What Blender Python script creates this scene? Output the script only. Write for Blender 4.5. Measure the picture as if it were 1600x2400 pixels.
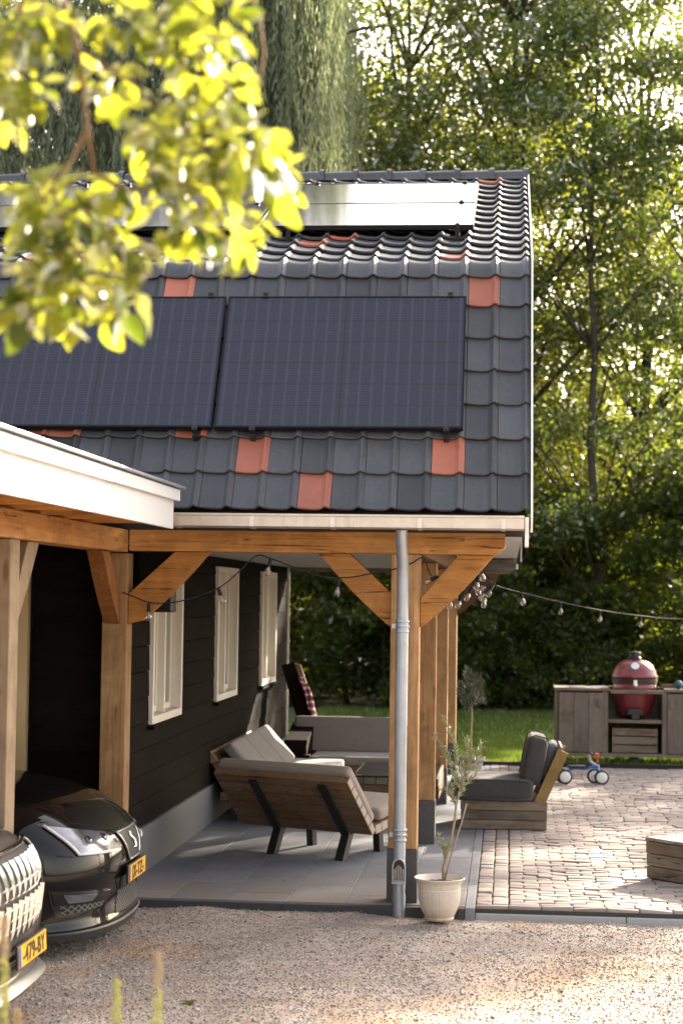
import bpy, math, random
import numpy as np
from mathutils import Vector, Matrix, Euler
random.seed(7); rng = np.random.default_rng(7)
S = bpy.context.scene; COL = S.collection
for o in list(bpy.data.objects): bpy.data.objects.remove(o)
R = math.radians

# ---------------- camera ----------------
CR = Vector((0.99575913, 0.09097431, 0.01369073)); CU = Vector((-0.0094033, -0.04739045, 0.99883218)); CF = Vector((-0.09151688, 0.9947249, 0.04633401))
EYE = Vector((0, 0, 2.06)); FPX = 4268.17
cd = bpy.data.cameras.new('camera'); cam = bpy.data.objects.new('camera', cd); COL.objects.link(cam)
cam.matrix_world = Matrix(((CR.x, CU.x, -CF.x, EYE.x), (CR.y, CU.y, -CF.y, EYE.y), (CR.z, CU.z, -CF.z, EYE.z), (0, 0, 0, 1)))
cd.sensor_fit = 'VERTICAL'; cd.sensor_height = 36; cd.lens = FPX / 2400 * 36
cd.clip_start = .05; cd.clip_end = 2000
cd.dof.use_dof = True; cd.dof.focus_distance = 12.3; cd.dof.aperture_fstop = 2.6
S.camera = cam
# ---------------- sky, sun, exposure ----------------
SUN_EL, SUN_AZ = 23.9, 27.5          # azimuth clockwise from +Y
w = bpy.data.worlds.new('World'); S.world = w; w.use_nodes = True
nt = w.node_tree; sky = nt.nodes.new('ShaderNodeTexSky'); sky.sky_type = 'NISHITA'; sky.sun_disc = False
sky.sun_elevation = R(SUN_EL); sky.sun_rotation = R(SUN_AZ); sky.air_density = 1.2; sky.dust_density = 2.6; sky.ozone_density = 1.0
bg = nt.nodes['Background']; bg.inputs[1].default_value = .15
mx = nt.nodes.new('ShaderNodeMixRGB'); mx.inputs[0].default_value = .55; bw = nt.nodes.new('ShaderNodeRGBToBW'); cb = nt.nodes.new('ShaderNodeMixRGB'); cb.blend_type = 'MULTIPLY'; cb.inputs[0].default_value = 1; cb.inputs[2].default_value = (1.19, 1.0, .83, 1)
nt.links.new(sky.outputs[0], bw.inputs[0]); nt.links.new(bw.outputs[0], cb.inputs[1]); nt.links.new(sky.outputs[0], mx.inputs[1]); nt.links.new(cb.outputs[0], mx.inputs[2]); nt.links.new(mx.outputs[0], bg.inputs[0])   # thin summer haze: paler, less blue
sd = bpy.data.lights.new('sun', 'SUN'); sd.energy = 5.0; sd.angle = R(.6); sd.color = (1, .86, .68)
so = bpy.data.objects.new('sun', sd); COL.objects.link(so)
sv = Vector((math.sin(R(SUN_AZ)) * math.cos(R(SUN_EL)), math.cos(R(SUN_AZ)) * math.cos(R(SUN_EL)), math.sin(R(SUN_EL))))
so.rotation_euler = sv.to_track_quat('Z', 'Y').to_euler(); so.location = (8, 20, 20)
S.view_settings.view_transform = 'Standard'; S.view_settings.look = 'None'; S.view_settings.gamma = 1
S.view_settings.exposure = 2.38
S.cycles.use_denoising = True
S.cycles.max_bounces = 7; S.cycles.diffuse_bounces = 3; S.cycles.glossy_bounces = 3; S.cycles.transmission_bounces = 4; S.cycles.transparent_max_bounces = 12
S.cycles.caustics_reflective = False; S.cycles.caustics_refractive = False; S.cycles.sample_clamp_indirect = 6

# ---------------- helpers ----------------
def at(X, Y, **k):
    """world point of photo pixel (X,Y of 1600x2400) on a plane x=, y= or z="""
    d = CF + CR * ((X - 800) / FPX) - CU * ((Y - 1200) / FPX)
    a = 'xyz'.index(list(k)[0]); v = list(k.values())[0]
    return EYE + d * ((v - EYE[a]) / d[a])

class MB:
    """collects primitives into one mesh"""
    def __init__(s): s.v = []; s.f = []; s.a = []; s.m = []; s.uv = {}
    def add(s, vs, fs, mi=0, val=None):
        n = len(s.v); s.v += [tuple(p) for p in vs]; val = random.random() if val is None else val
        for f in fs: s.f.append(tuple(i + n for i in f)); s.a.append(val); s.m.append(mi)
        return s
    def box(s, x0, x1, y0, y1, z0, z1, mi=0, val=None, M=None):
        vs = [(x, y, z) for z in (z0, z1) for y in (y0, y1) for x in (x0, x1)]
        if M is not None: vs = [M @ Vector(p) for p in vs]
        return s.add(vs, [(0, 2, 3, 1), (4, 5, 7, 6), (0, 1, 5, 4), (2, 6, 7, 3), (0, 4, 6, 2), (1, 3, 7, 5)], mi, val)
    def prism(s, poly, vec, mi=0, val=None):
        """poly: planar list of points, extruded by vec"""
        n = len(poly); vec = Vector(vec); vs = [Vector(p) for p in poly] + [Vector(p) + vec for p in poly]
        return s.add(vs, [tuple(range(n))[::-1], tuple(range(n, 2 * n))] + [(i, (i + 1) % n, n + (i + 1) % n, n + i) for i in range(n)], mi, val)
    def tube(s, pts, r, n=8, mi=0, cap=True, val=None):
        pts = [Vector(p) for p in pts]; rr = r if hasattr(r, '__len__') else [r] * len(pts)
        vs = []; up = Vector((0, 0, 1))
        for i, p in enumerate(pts):
            t = (pts[min(i + 1, len(pts) - 1)] - pts[max(i - 1, 0)]).normalized()
            if i == 0:
                a = t.cross(up if abs(t.z) < .95 else Vector((1, 0, 0))).normalized()
            else: a = (a - t * a.dot(t)).normalized()
            b = t.cross(a)
            vs += [p + (a * math.cos(2 * math.pi * k / n) + b * math.sin(2 * math.pi * k / n)) * rr[i] for k in range(n)]
        fs = [(i * n + k, i * n + (k + 1) % n, (i + 1) * n + (k + 1) % n, (i + 1) * n + k) for i in range(len(pts) - 1) for k in range(n)]
        if cap: fs += [tuple(range(n))[::-1], tuple(range((len(pts) - 1) * n, len(pts) * n))]
        return s.add(vs, fs, mi, val)
    def lathe(s, prof, c=(0, 0, 0), n=32, mi=0, flute=None, M=None):
        """prof: list of (r,z)"""
        vs = []
        for j, (r, z) in enumerate(prof):
            for k in range(n):
                a = 2 * math.pi * k / n; q = r
                if flute: q = r + flute(j, a)
                p = Vector((q * math.cos(a), q * math.sin(a), z))
                if M is not None: p = M @ p
                vs.append(p + Vector(c))
        fs = [(i * n + k, i * n + (k + 1) % n, (i + 1) * n + (k + 1) % n, (i + 1) * n + k) for i in range(len(prof) - 1) for k in range(n)]
        if prof[0][0] > 1e-4: fs.append(tuple(range(n))[::-1])
        if prof[-1][0] > 1e-4: fs.append(tuple(range((len(prof) - 1) * n, len(prof) * n)))
        return s.add(vs, fs, mi)
    def grid(s, P, mi=0, val=None, uv=False):
        """P: 2-D list of points"""
        m, n = len(P), len(P[0])
        return s.add([p for r in P for p in r], [(i * n + j, i * n + j + 1, (i + 1) * n + j + 1, (i + 1) * n + j) for i in range(m - 1) for j in range(n - 1)], mi, val)

ORG = {}
def finish(name, me, mats, parent, smooth, bevel, sub):
    o = bpy.data.objects.new(name, me); COL.objects.link(o)
    for m in (mats if isinstance(mats, (list, tuple)) else [mats]): me.materials.append(m)
    if parent: o.parent = parent
    if smooth: me.polygons.foreach_set('use_smooth', [True] * len(me.polygons))
    if smooth == 'auto':
        me.set_sharp_from_angle(angle=R(38))
    if bevel:
        b = o.modifiers.new('bevel', 'BEVEL'); b.width = bevel; b.segments = 2; b.limit_method = 'ANGLE'
    if sub:
        b = o.modifiers.new('sub', 'SUBSURF'); b.levels = sub; b.render_levels = sub
    return o
def part(name, mb, mats, parent=None, smooth=False, bevel=0, sub=0, local=False):
    me = bpy.data.meshes.new(name)
    off = Vector((0, 0, 0))
    if parent and not local:
        q = parent
        while q: off += q.location; q = q.parent
    me.from_pydata([tuple(Vector(p) - off) for p in mb.v], [], mb.f)
    me.polygons.foreach_set('material_index', mb.m)
    at_ = me.attributes.new('rnd', 'FLOAT', 'FACE'); at_.data.foreach_set('value', mb.a)
    me.update()
    return finish(name, me, mats, parent, smooth, bevel, sub)
def npmesh(name, V, F, mats, parent=None, rnd=None, smooth=False, k=4, mi=None, off=None):
    """fast mesh from numpy arrays; F has k columns"""
    me = bpy.data.meshes.new(name); V = np.asarray(V, np.float32); F = np.asarray(F, np.int32)
    if parent is not None and off is None: off = np.array(parent.location)
    if off is not None: V = V - off
    me.vertices.add(len(V)); me.vertices.foreach_set('co', V.astype(np.float32).ravel())
    me.loops.add(F.size); me.loops.foreach_set('vertex_index', F.ravel())
    me.polygons.add(len(F)); me.polygons.foreach_set('loop_start', np.arange(0, F.size, k, dtype=np.int32)); me.polygons.foreach_set('loop_total', np.full(len(F), k, np.int32))
    a = me.attributes.new('rnd', 'FLOAT', 'FACE'); a.data.foreach_set('value', (rng.random(len(F)) if rnd is None else rnd).astype(np.float32))
    if mi is not None: me.polygons.foreach_set('material_index', mi)
    me.update(calc_edges=True); me.validate()
    return finish(name, me, mats, parent, smooth, 0, 0)
def tag(o, label=None, cat=None, group=None, kind=None):
    if label: o['label'] = label
    if cat: o['category'] = cat
    if group: o['group'] = group
    if kind: o['kind'] = kind
    return o
def thing(name, label, cat, loc=(0, 0, 0), rz=0, group=None, rx=0):
    o = bpy.data.objects.new(name, None); COL.objects.link(o); o.location = loc; o.rotation_euler = (rx, 0, rz)
    o.empty_display_size = .2
    return tag(o, label, cat, group)
def clone(o, parent=None):
    c = o.copy(); COL.objects.link(c)
    if parent: c.parent = parent
    for ch in [x for x in bpy.data.objects if x.parent == o and x != c]: clone(ch, c)
    return c

# ---------------- materials ----------------
MAT = {}
class NM:
    def __init__(s, name):
        s.m = bpy.data.materials.new(name); s.m.use_nodes = True; s.t = s.m.node_tree; s.n = s.t.nodes; s.b = s.n['Principled BSDF']; MAT[name] = s.m
    def node(s, t, **k):
        x = s.n.new('ShaderNode' + t)
        for a, v in k.items():
            if a.startswith('_'): setattr(x, a[1:], v)
        return x
    def link(s, a, b): s.t.links.new(a, b)
    def coord(s, kind='Object', scale=(1, 1, 1), rot=(0, 0, 0), rnd=0):
        c = s.node('TexCoord'); m = s.node('Mapping'); m.inputs['Scale'].default_value = scale; m.inputs['Rotation'].default_value = rot
        src = c.outputs[kind]
        if rnd:
            a = s.node('Attribute', _attribute_name='rnd'); v = s.node('VectorMath', _operation='MULTIPLY'); v.inputs[1].default_value = (37 * rnd, 71 * rnd, 53 * rnd)
            s.link(a.outputs['Fac'], v.inputs[0]); ad = s.node('VectorMath', _operation='ADD'); s.link(src, ad.inputs[0]); s.link(v.outputs[0], ad.inputs[1]); src = ad.outputs[0]
        s.link(src, m.inputs[0]); return m.outputs[0]
    def noise(s, vec, scale, detail=4, rough=.6, dist=0):
        x = s.node('TexNoise'); x.inputs['Scale'].default_value = scale; x.inputs['Detail'].default_value = detail; x.inputs['Roughness'].default_value = rough; x.inputs['Distortion'].default_value = dist
        if vec: s.link(vec, x.inputs['Vector'])
        return x.outputs['Fac']
    def vor(s, vec, scale, feat='F1', out='Distance'):
        x = s.node('TexVoronoi', _feature=feat); x.inputs['Scale'].default_value = scale
        if vec: s.link(vec, x.inputs['Vector'])
        return x.outputs[out]
    def ramp(s, fac, stops):
        x = s.node('ValToRGB'); e = x.color_ramp.elements
        while len(e) < len(stops): e.new(.5)
        for i, (p, c) in enumerate(stops):
            e[i].position = p; e[i].color = (*c, 1) if hasattr(c, '__len__') else (c, c, c, 1)
        s.link(fac, x.inputs[0]); return x.outputs[0]
    def mix(s, fac, a, b, mode='MIX'):
        x = s.node('MixRGB', _blend_type=mode)
        for i, v in enumerate((fac, a, b)):
            if hasattr(v, 'is_linked') or hasattr(v, 'links'): s.link(v, x.inputs[i])
            else: x.inputs[i].default_value = v if i == 0 else (*v, 1)
        return x.outputs[0]
    def math(s, op, a, b=0, clamp=False):
        x = s.node('Math', _operation=op, _use_clamp=clamp)
        for i, v in enumerate((a, b)):
            if hasattr(v, 'links'): s.link(v, x.inputs[i])
            else: x.inputs[i].default_value = v
        return x.outputs[0]
    def rnd(s): return s.node('Attribute', _attribute_name='rnd').outputs['Fac']
    def bump(s, h, strength=.3, dist=.01):
        x = s.node('Bump'); x.inputs['Strength'].default_value = strength; x.inputs['Distance'].default_value = dist; s.link(h, x.inputs['Height']); s.link(x.outputs[0], s.b.inputs['Normal'])
    def set(s, color=None, rough=None, metal=None, coat=None, spec=None, **k):
        for nme, v in (('Base Color', color), ('Roughness', rough), ('Metallic', metal), ('Coat Weight', coat), ('Specular IOR Level', spec)):
            if v is None: continue
            if hasattr(v, 'links'): s.link(v, s.b.inputs[nme])
            else: s.b.inputs[nme].default_value = (*v, 1) if nme == 'Base Color' else v
        for a, v in k.items(): s.b.inputs[a.replace('_', ' ')].default_value = v
        return s.m
def plain(name, color, rough=.6, metal=0, coat=0, nz=.12, sc=30, bump=.05, **k):
    n = NM(name); v = n.coord(); f = n.noise(v, sc, 5)
    c = n.mix(f, tuple(x * (1 - nz) for x in color), tuple(min(1, x * (1 + nz)) for x in color))
    n.set(c, rough, metal, coat, **k)
    if bump: n.bump(f, bump, .004)
    return n.m
def wood(name, dark, light, axis='x', rough=.65, grey=None, grain=1.0, cracks=.6, bump=.35, spec=.3):
    n = NM(name); sc = {'x': (1.1, 16, 16), 'y': (16, 1.1, 16), 'z': (16, 16, 1.1)}[axis]; sc = tuple(a * grain for a in sc)
    v = n.coord(scale=sc, rnd=1); g = n.noise(v, 2.2, 8, .65, .6)
    fine = n.noise(n.coord(scale=tuple(a * 6 for a in sc), rnd=1), 2.5, 4, .7)
    c = n.ramp(g, [(.28, dark), (.5, tuple((a + b) / 2 for a, b in zip(dark, light))), (.72, light)])
    blot = n.noise(n.coord(scale=(1, 1, 1), rnd=1), 3.5, 5, .6, .8)
    c = n.mix(n.ramp(blot, [(.42, 0), (.68, .55)]), c, tuple(a * .55 for a in dark))
    if grey: c = n.mix(n.ramp(n.noise(n.coord(scale=(1, 1, 1), rnd=1), 1.7, 6, .7, .4), [(.4, 0), (.62, .85)]), c, grey)
    c = n.mix(n.math('MULTIPLY', fine, .5), c, tuple(a * .5 for a in dark))
    ck = n.noise(n.coord(scale=tuple(a * (.35 if a < 3 else .9) for a in sc), rnd=1), 1.7, 2, .4, .3)
    line = n.ramp(n.math('ABSOLUTE', n.math('SUBTRACT', ck, .5)), [(0, 1), (.012 * cracks + .0005, 0)])
    gate = n.ramp(blot, [(.45, 0), (.55, 1)]); line = n.math('MULTIPLY', line, gate)
    c = n.mix(line, c, tuple(a * .12 for a in dark))
    kn = n.vor(n.coord(scale={'x': (1.3, 5, 5), 'y': (5, 1.3, 5), 'z': (5, 5, 1.3)}[axis], rnd=1), 1.0); c = n.mix(n.ramp(kn, [(.05, .85), (.11, 0)]), c, tuple(a * .3 for a in dark)); c = n.mix(n.ramp(kn, [(.1, .35), (.24, 0)]), c, dark)
    rv = n.ramp(n.rnd(), [(0, .78), (1, 1.15)]); c = n.mix(1, c, rv, 'MULTIPLY')
    n.set(c, rough, spec=spec); h = n.math('SUBTRACT', n.math('ADD', n.math('MULTIPLY', g, .4), n.math('MULTIPLY', fine, .6)), n.math('MULTIPLY', line, 1.5))
    n.bump(h, bump, .006); return n.m
def leafmat(name, d0, d1, t0, t1, tw=.5, rough=.45, gloss=.25):
    n = NM(name); r = n.rnd(); n.n.remove(n.b)
    out = n.n['Material Output']
    d = n.node('BsdfDiffuse'); tr = n.node('BsdfTranslucent'); gl = n.node('BsdfGlossy'); gl.inputs['Roughness'].default_value = rough
    n.link(n.mix(r, d0, d1), d.inputs[0]); n.link(n.mix(r, t0, t1), tr.inputs[0]); gl.inputs[0].default_value = (1, 1, 1, 1)
    m = n.node('MixShader'); m.inputs[0].default_value = tw; n.link(d.outputs[0], m.inputs[1]); n.link(tr.outputs[0], m.inputs[2])
    lw = n.node('LayerWeight'); lw.inputs[0].default_value = .35
    m2 = n.node('MixShader'); n.link(n.math('MULTIPLY', lw.outputs['Fresnel'], gloss), m2.inputs[0]); n.link(m.outputs[0], m2.inputs[1]); n.link(gl.outputs[0], m2.inputs[2])
    n.link(m2.outputs[0], out.inputs[0]); return n.m

oakx = wood('oak_beam_x', (.42, .165, .035), (.76, .40, .13), 'x', grey=None, cracks=1.3)
oaky = wood('oak_beam_y', (.42, .18, .05), (.70, .36, .13), 'y')
oakz = wood('oak_post', (.32, .16, .062), (.64, .39, .19), 'z', cracks=.45)
oakp = wood('oak_weathered', (.30, .20, .12), (.52, .40, .28), 'z', cracks=.5)
greywx = wood('weathered_plank', (.11, .075, .048), (.33, .25, .175), 'x', grey=(.24, .205, .17), grain=.9, cracks=.5)
greywz = wood('weathered_board_upright', (.13, .10, .075), (.30, .245, .19), 'z', grey=(.24, .215, .185), grain=.9, cracks=.3)
brownp = wood('brown_plank', (.12, .062, .03), (.33, .20, .11), 'x', grain=.9, cracks=.9, grey=(.24, .18, .125))
ply = wood('plywood_edge', (.26, .16, .05), (.46, .31, .12), 'z', cracks=.2)
darkw = wood('dark_board', (.006, .004, .003), (.016, .011, .008), 'y', spec=.06, rough=.8, cracks=.6)
darkwx = wood('dark_board_x', (.005, .004, .003), (.013, .009, .007), 'x', spec=.06, rough=.8, cracks=.6)
white = plain('white_paint', (.80, .79, .76), .45, nz=.05, sc=6, bump=.03)
def dirty_white():
    n = NM('fascia_paint'); v = n.coord(); s_ = n.noise(n.coord(scale=(1, 7, .8)), 5, 6, .7); d_ = n.noise(n.coord(scale=(1, 1, 1)), 34, 4, .7); c = n.mix(n.ramp(s_, [(.5, 0), (.8, .3)]), (.64, .64, .64), (.46, .44, .40)); c = n.mix(n.ramp(d_, [(.68, 0), (.75, .5)]), c, (.35, .28, .2)); n.set(c, .45); n.bump(d_, .04, .003); return n.m
fasc = dirty_white()
cream = plain('cream_paint', (.74, .69, .60), .5, nz=.05, sc=6, bump=.02)
tan = plain('tan_paint', (.52, .38, .20), .55, nz=.08, sc=6, bump=.02)
zinc = None
def mk_zinc(name, base, rough):
    n = NM(name); v = n.coord(scale=(1, 1, 1)); f = n.noise(v, 9, 7, .65); g = n.noise(n.coord(scale=(1, 1, .15)), 22, 4)
    c = n.mix(f, tuple(a * .72 for a in base), tuple(min(1, a * 1.2) for a in base)); c = n.mix(n.ramp(g, [(.55, 0), (.75, .35)]), c, tuple(a * .5 for a in base))
    n.set(c, n.math('ADD', n.math('MULTIPLY', f, .3), rough - .15), .75); n.bump(f, .08, .003); return n.m
zinc = mk_zinc('zinc', (.40, .44, .50), .42); gut = mk_zinc('zinc_gutter', (.66, .62, .56), .5)
blackm = plain('black_metal', (.012, .012, .013), .42, .0, nz=.2, bump=.1, sc=80)
rubber = plain('black_rubber', (.015, .015, .016), .6, nz=.1)
conc = plain('concrete_base', (.085, .08, .077), .85, nz=.25, sc=25, bump=.3)
plinthm = plain('plinth_render', (.13, .127, .13), .85, nz=.15, sc=14, bump=.2)
def mk_tile(name, base, dust):
    n = NM(name); v = n.coord(rnd=.3); f = n.noise(v, 7, 6, .6); st = n.noise(n.coord(scale=(14, 1.2, 1.2), rnd=.5), 3, 4)
    c = n.mix(f, tuple(a * .75 for a in base), tuple(a * 1.3 for a in base))
    c = n.mix(n.ramp(st, [(.5, 0), (.8, .35)]), c, dust)
    sp = n.vor(n.coord(rnd=.2), 45); c = n.mix(n.ramp(sp, [(.045, .8), (.075, 0)]), c, (.45, .43, .38))
    m2 = n.noise(n.coord(rnd=.7), 26, 3, .7); c = n.mix(n.ramp(m2, [(.60, 0), (.70, .6)]), c, dust)
    c = n.mix(1, c, n.ramp(n.rnd(), [(0, .68), (1, 1.3)]), 'MULTIPLY')
    n.set(c, n.math('ADD', n.math('MULTIPLY', f, .25), .32), spec=.5); n.bump(n.noise(v, 60, 4), .12, .003); return n.m
tiled = mk_tile('anthracite_tile', (.052, .055, .062), (.10, .09, .075))
tiler = mk_tile('terracotta_tile', (.36, .115, .07), (.30, .16, .11))
# ---------------- ground, paving ----------------
def fbm(x, y, sc, seed=0):
    s_ = 0
    for i in range(4):
        a = seed * 1.7 + i * 2.1; k = sc * 1.9 ** i
        s_ = s_ + np.sin(x * k * math.cos(a) + y * k * math.sin(a) + a * 5) * np.cos(y * k * .8 * math.cos(a + 1) - x * k * .7 + a * 3) / 1.6 ** i
    return s_
n = NM('forest_soil'); v = n.coord(); f = n.noise(v, 1.2, 8, .7)
n.set(n.ramp(f, [(.3, (.018, .016, .008)), (.6, (.035, .04, .014)), (.8, (.05, .045, .02))]), .95); n.bump(f, .5, .05)
m = MB(); m.box(-400, 400, -100, 700, -1.2, -.16); tag(part('ground', m, MAT['forest_soil']), kind='structure')

n = NM('gravel_soil'); v = n.coord(); big = n.noise(v, .75, 4, .6, .3); mid = n.noise(v, 6, 5, .7); v1 = n.node('TexVoronoi'); v1.inputs['Scale'].default_value = 85; n.link(v, v1.inputs[0])
v2 = n.node('TexVoronoi'); v2.inputs['Scale'].default_value = 180; n.link(v, v2.inputs[0])
stone = n.ramp(n.vor(v, 85, out='Color'), [(0, (.14, .12, .105)), (.35, (.32, .27, .24)), (.62, (.45, .385, .34)), (.85, (.52, .475, .43)), (1, (.64, .60, .55))])
fine = n.ramp(n.vor(v, 180, out='Color'), [(0, (.17, .135, .105)), (.5, (.38, .30, .245)), (1, (.54, .45, .38))])
sand = n.mix(n.noise(v, 90, 4), (.36, .22, .13), (.54, .37, .24))
c = n.mix(n.ramp(mid, [(.38, 0), (.6, 1)]), fine, stone); c = n.mix(n.ramp(big, [(.54, 0), (.66, .85)]), c, sand)
c = n.mix(n.ramp(n.noise(v, 1.9, 5, .7), [(.58, 0), (.74, .7)]), c, (.13, .09, .06)); rut = n.noise(n.coord(scale=(.35, 2.2, 1), rot=(0, 0, .35)), 1.3, 4, .6); c = n.mix(n.ramp(rut, [(.5, 0), (.62, .45)]), c, (.24, .19, .15)); c = n.mix(n.ramp(n.noise(v, 28, 3, .7), [(.66, 0), (.72, .8)]), c, (.08, .055, .04))
n.set(c, .92, spec=.2)
h = n.math('SUBTRACT', n.math('MULTIPLY', mid, .6), n.math('ADD', n.math('MULTIPLY', v1.outputs['Distance'], 1.0), n.math('MULTIPLY', v2.outputs['Distance'], .5))); n.bump(h, .7, .009)
def gz(x, y):
    return -.075 + .012 * fbm(x, y, 1.6, 1) + .004 * fbm(x, y, 7, 2) + .03 * np.exp(-((y - 12.2) / .16) ** 2) * (.45 + .55 * np.sin(x * 4.3 + 1) * np.cos(x * 1.9)) * (x < -.95) + .02 * np.exp(-(((x + 1.35) / .4) ** 2 + ((y - 12.15) / .2) ** 2))
xs = np.concatenate([np.linspace(-14, -4, 20)[:-1], np.linspace(-4, 2.5, 180), np.linspace(2.5, 16, 24)[1:]]); ys = np.concatenate([np.linspace(-8, 6.5, 24)[:-1], np.linspace(6.5, 12.5, 160)])
X, Y = np.meshgrid(xs, ys); Z = gz(X, Y); Z[Y > 12.33] = np.minimum(Z[Y > 12.33], -.09)
V = np.stack([X.ravel(), Y.ravel(), Z.ravel()], 1); nx, ny = len(xs), len(ys); I = np.arange(nx * ny).reshape(ny, nx)
F = np.stack([I[:-1, :-1].ravel(), I[:-1, 1:].ravel(), I[1:, 1:].ravel(), I[1:, :-1].ravel()], 1)
tag(npmesh('driveway', V, F, MAT['gravel_soil'], smooth=True), kind='structure')
# loose stones
n = NM('gravel_stone'); n.set(n.mix(.25, n.ramp(n.rnd(), [(0, (.17, .145, .13)), (.3, (.30, .265, .235)), (.6, (.38, .34, .30)), (.8, (.46, .38, .30)), (.93, (.58, .55, .51)), (1, (.70, .68, .64))]), n.mix(n.noise(n.coord(), 120, 3), (.1, .08, .06), (.5, .45, .4))), .85, spec=.3)
N = 78000
px = rng.uniform(-3.3, 4.0, N); py = 12.26 - 5.1 * rng.random(N) ** 1.15; s_ = rng.uniform(.0028, .0078, N) * (1 + .7 * (rng.random(N) < .06))
dens = fbm(px, py, .9, 4); keep = (dens > -1.1 + 1.3 * rng.random(N)) | (rng.random(N) < .3); px, py, s_ = px[keep], py[keep], s_[keep]; N = len(px)
base = np.array([(1, 0, 0), (-1, 0, 0), (0, 1, 0), (0, -1, 0), (0, 0, 1), (0, 0, -.6)], float); tri = np.array([(0, 2, 4), (2, 1, 4), (1, 3, 4), (3, 0, 4), (2, 0, 5), (1, 2, 5), (3, 1, 5), (0, 3, 5)])
a = rng.uniform(0, 6.28, N); sx = s_ * rng.uniform(.8, 1.5, N); sy = s_ * rng.uniform(.7, 1.1, N); sz = s_ * rng.uniform(.5, .9, N)
J = base[None] + rng.uniform(-.25, .25, (N, 6, 3)); bx = J[..., 0] * sx[:, None]; by = J[..., 1] * sy[:, None]
V = np.stack([px[:, None] + bx * np.cos(a)[:, None] - by * np.sin(a)[:, None], py[:, None] + bx * np.sin(a)[:, None] + by * np.cos(a)[:, None], (gz(px, py) + sz * .5)[:, None] + J[..., 2] * sz[:, None]], -1).reshape(-1, 3)
F = (tri[None] + (np.arange(N) * 6)[:, None, None]).reshape(-1, 3)
tag(npmesh('gravel', V, F, MAT['gravel_stone'], rnd=np.repeat(rng.random(N), 8), k=3), kind='stuff', label='loose grey and tan gravel stones covering the driveway', cat='gravel')

# patio tiles
n = NM('patio_tile'); v = n.coord(); f = n.noise(v, 5, 7, .65, .4); st = n.noise(n.coord(scale=(3, 9, 1)), 2.2, 6, .7, .8)
c = n.mix(f, (.125, .135, .160), (.225, .24, .27)); c = n.mix(n.ramp(st, [(.5, 0), (.7, .5)]), c, (.085, .088, .10)); c = n.mix(n.ramp(n.noise(v, 2.0, 6, .7), [(.55, 0), (.75, .5)]), c, (.24, .20, .17))
sy = n.node('SeparateXYZ'); n.link(v, sy.inputs[0]); edge = n.ramp(n.math('DIVIDE', n.math('SUBTRACT', sy.outputs[1], 12.3), 1.6), [(0, 1), (1, 0)]); c = n.mix(n.math('MULTIPLY', edge, n.ramp(n.noise(v, 4, 6, .7), [(.35, 0), (.6, .9)])), c, (.22, .17, .125)); c = n.mix(n.ramp(n.vor(v, 26), [(.04, .8), (.07, 0)]), c, (.05, .035, .02)); c = n.mix(1, c, n.ramp(n.rnd(), [(0, .85), (1, 1.12)]), 'MULTIPLY')
n.set(c, .62, spec=.4); n.bump(st, .15, .004)
m = MB(); r_ = 0
x = -.272
while x > -2.66:
    y = 12.315 - (.45 if r_ % 2 else .1) + random.uniform(-.02, .02)
    while y < 22.6:
        y0, y1 = max(y, 12.315), min(y + .796, 22.6)
        if y1 - y0 > .03: m.box(max(x - .396, -2.655), x, y0, y1, -.05, random.uniform(-.0008, .0008))
        y += .8
    x -= .4; r_ += 1
tag(part('patio', m, MAT['patio_tile'], bevel=.003), kind='structure')
jm = plain('joint_sand', (.11, .095, .08), .95, nz=.3, sc=60)
m = MB(); m.box(-2.66, -.2, 12.3, 22.7, -.14, -.006); tag(part('patio_bed', m, jm), kind='structure')
kc = plain('kerb_concrete', (.17, .18, .20), .85, nz=.2, sc=20, bump=.2); kd = plain('dark_kerb', (.045, .045, .048), .8, nz=.3, sc=30, bump=.2)
m = MB(); m.box(-2.70, -1.5, 12.245, 12.311, -.17, -.004); m.box(-1.497, -.32, 12.245, 12.311, -.17, -.004); m.box(-.317, -.272, 12.245, 12.311, -.17, -.004); tag(part('patio_kerb', m, kd, bevel=.006), kind='structure')
m = MB(); y = 12.25
while y < 22.6: m.box(-.268, -.203, y, y + .996, -.17, .002); y += 1.0
tag(part('edging_strip', m, kc, bevel=.005), kind='structure')
m = MB(); x = -.2
while x < 8: m.box(x, x + .996, 12.30, 12.345, -.17, -.045 + random.uniform(-.003, .003)); x += 1
tag(part('front_edging', m, plain('pale_edging', (.33, .34, .34), .85, nz=.15, sc=20), bevel=.006), kind='structure')
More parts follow.
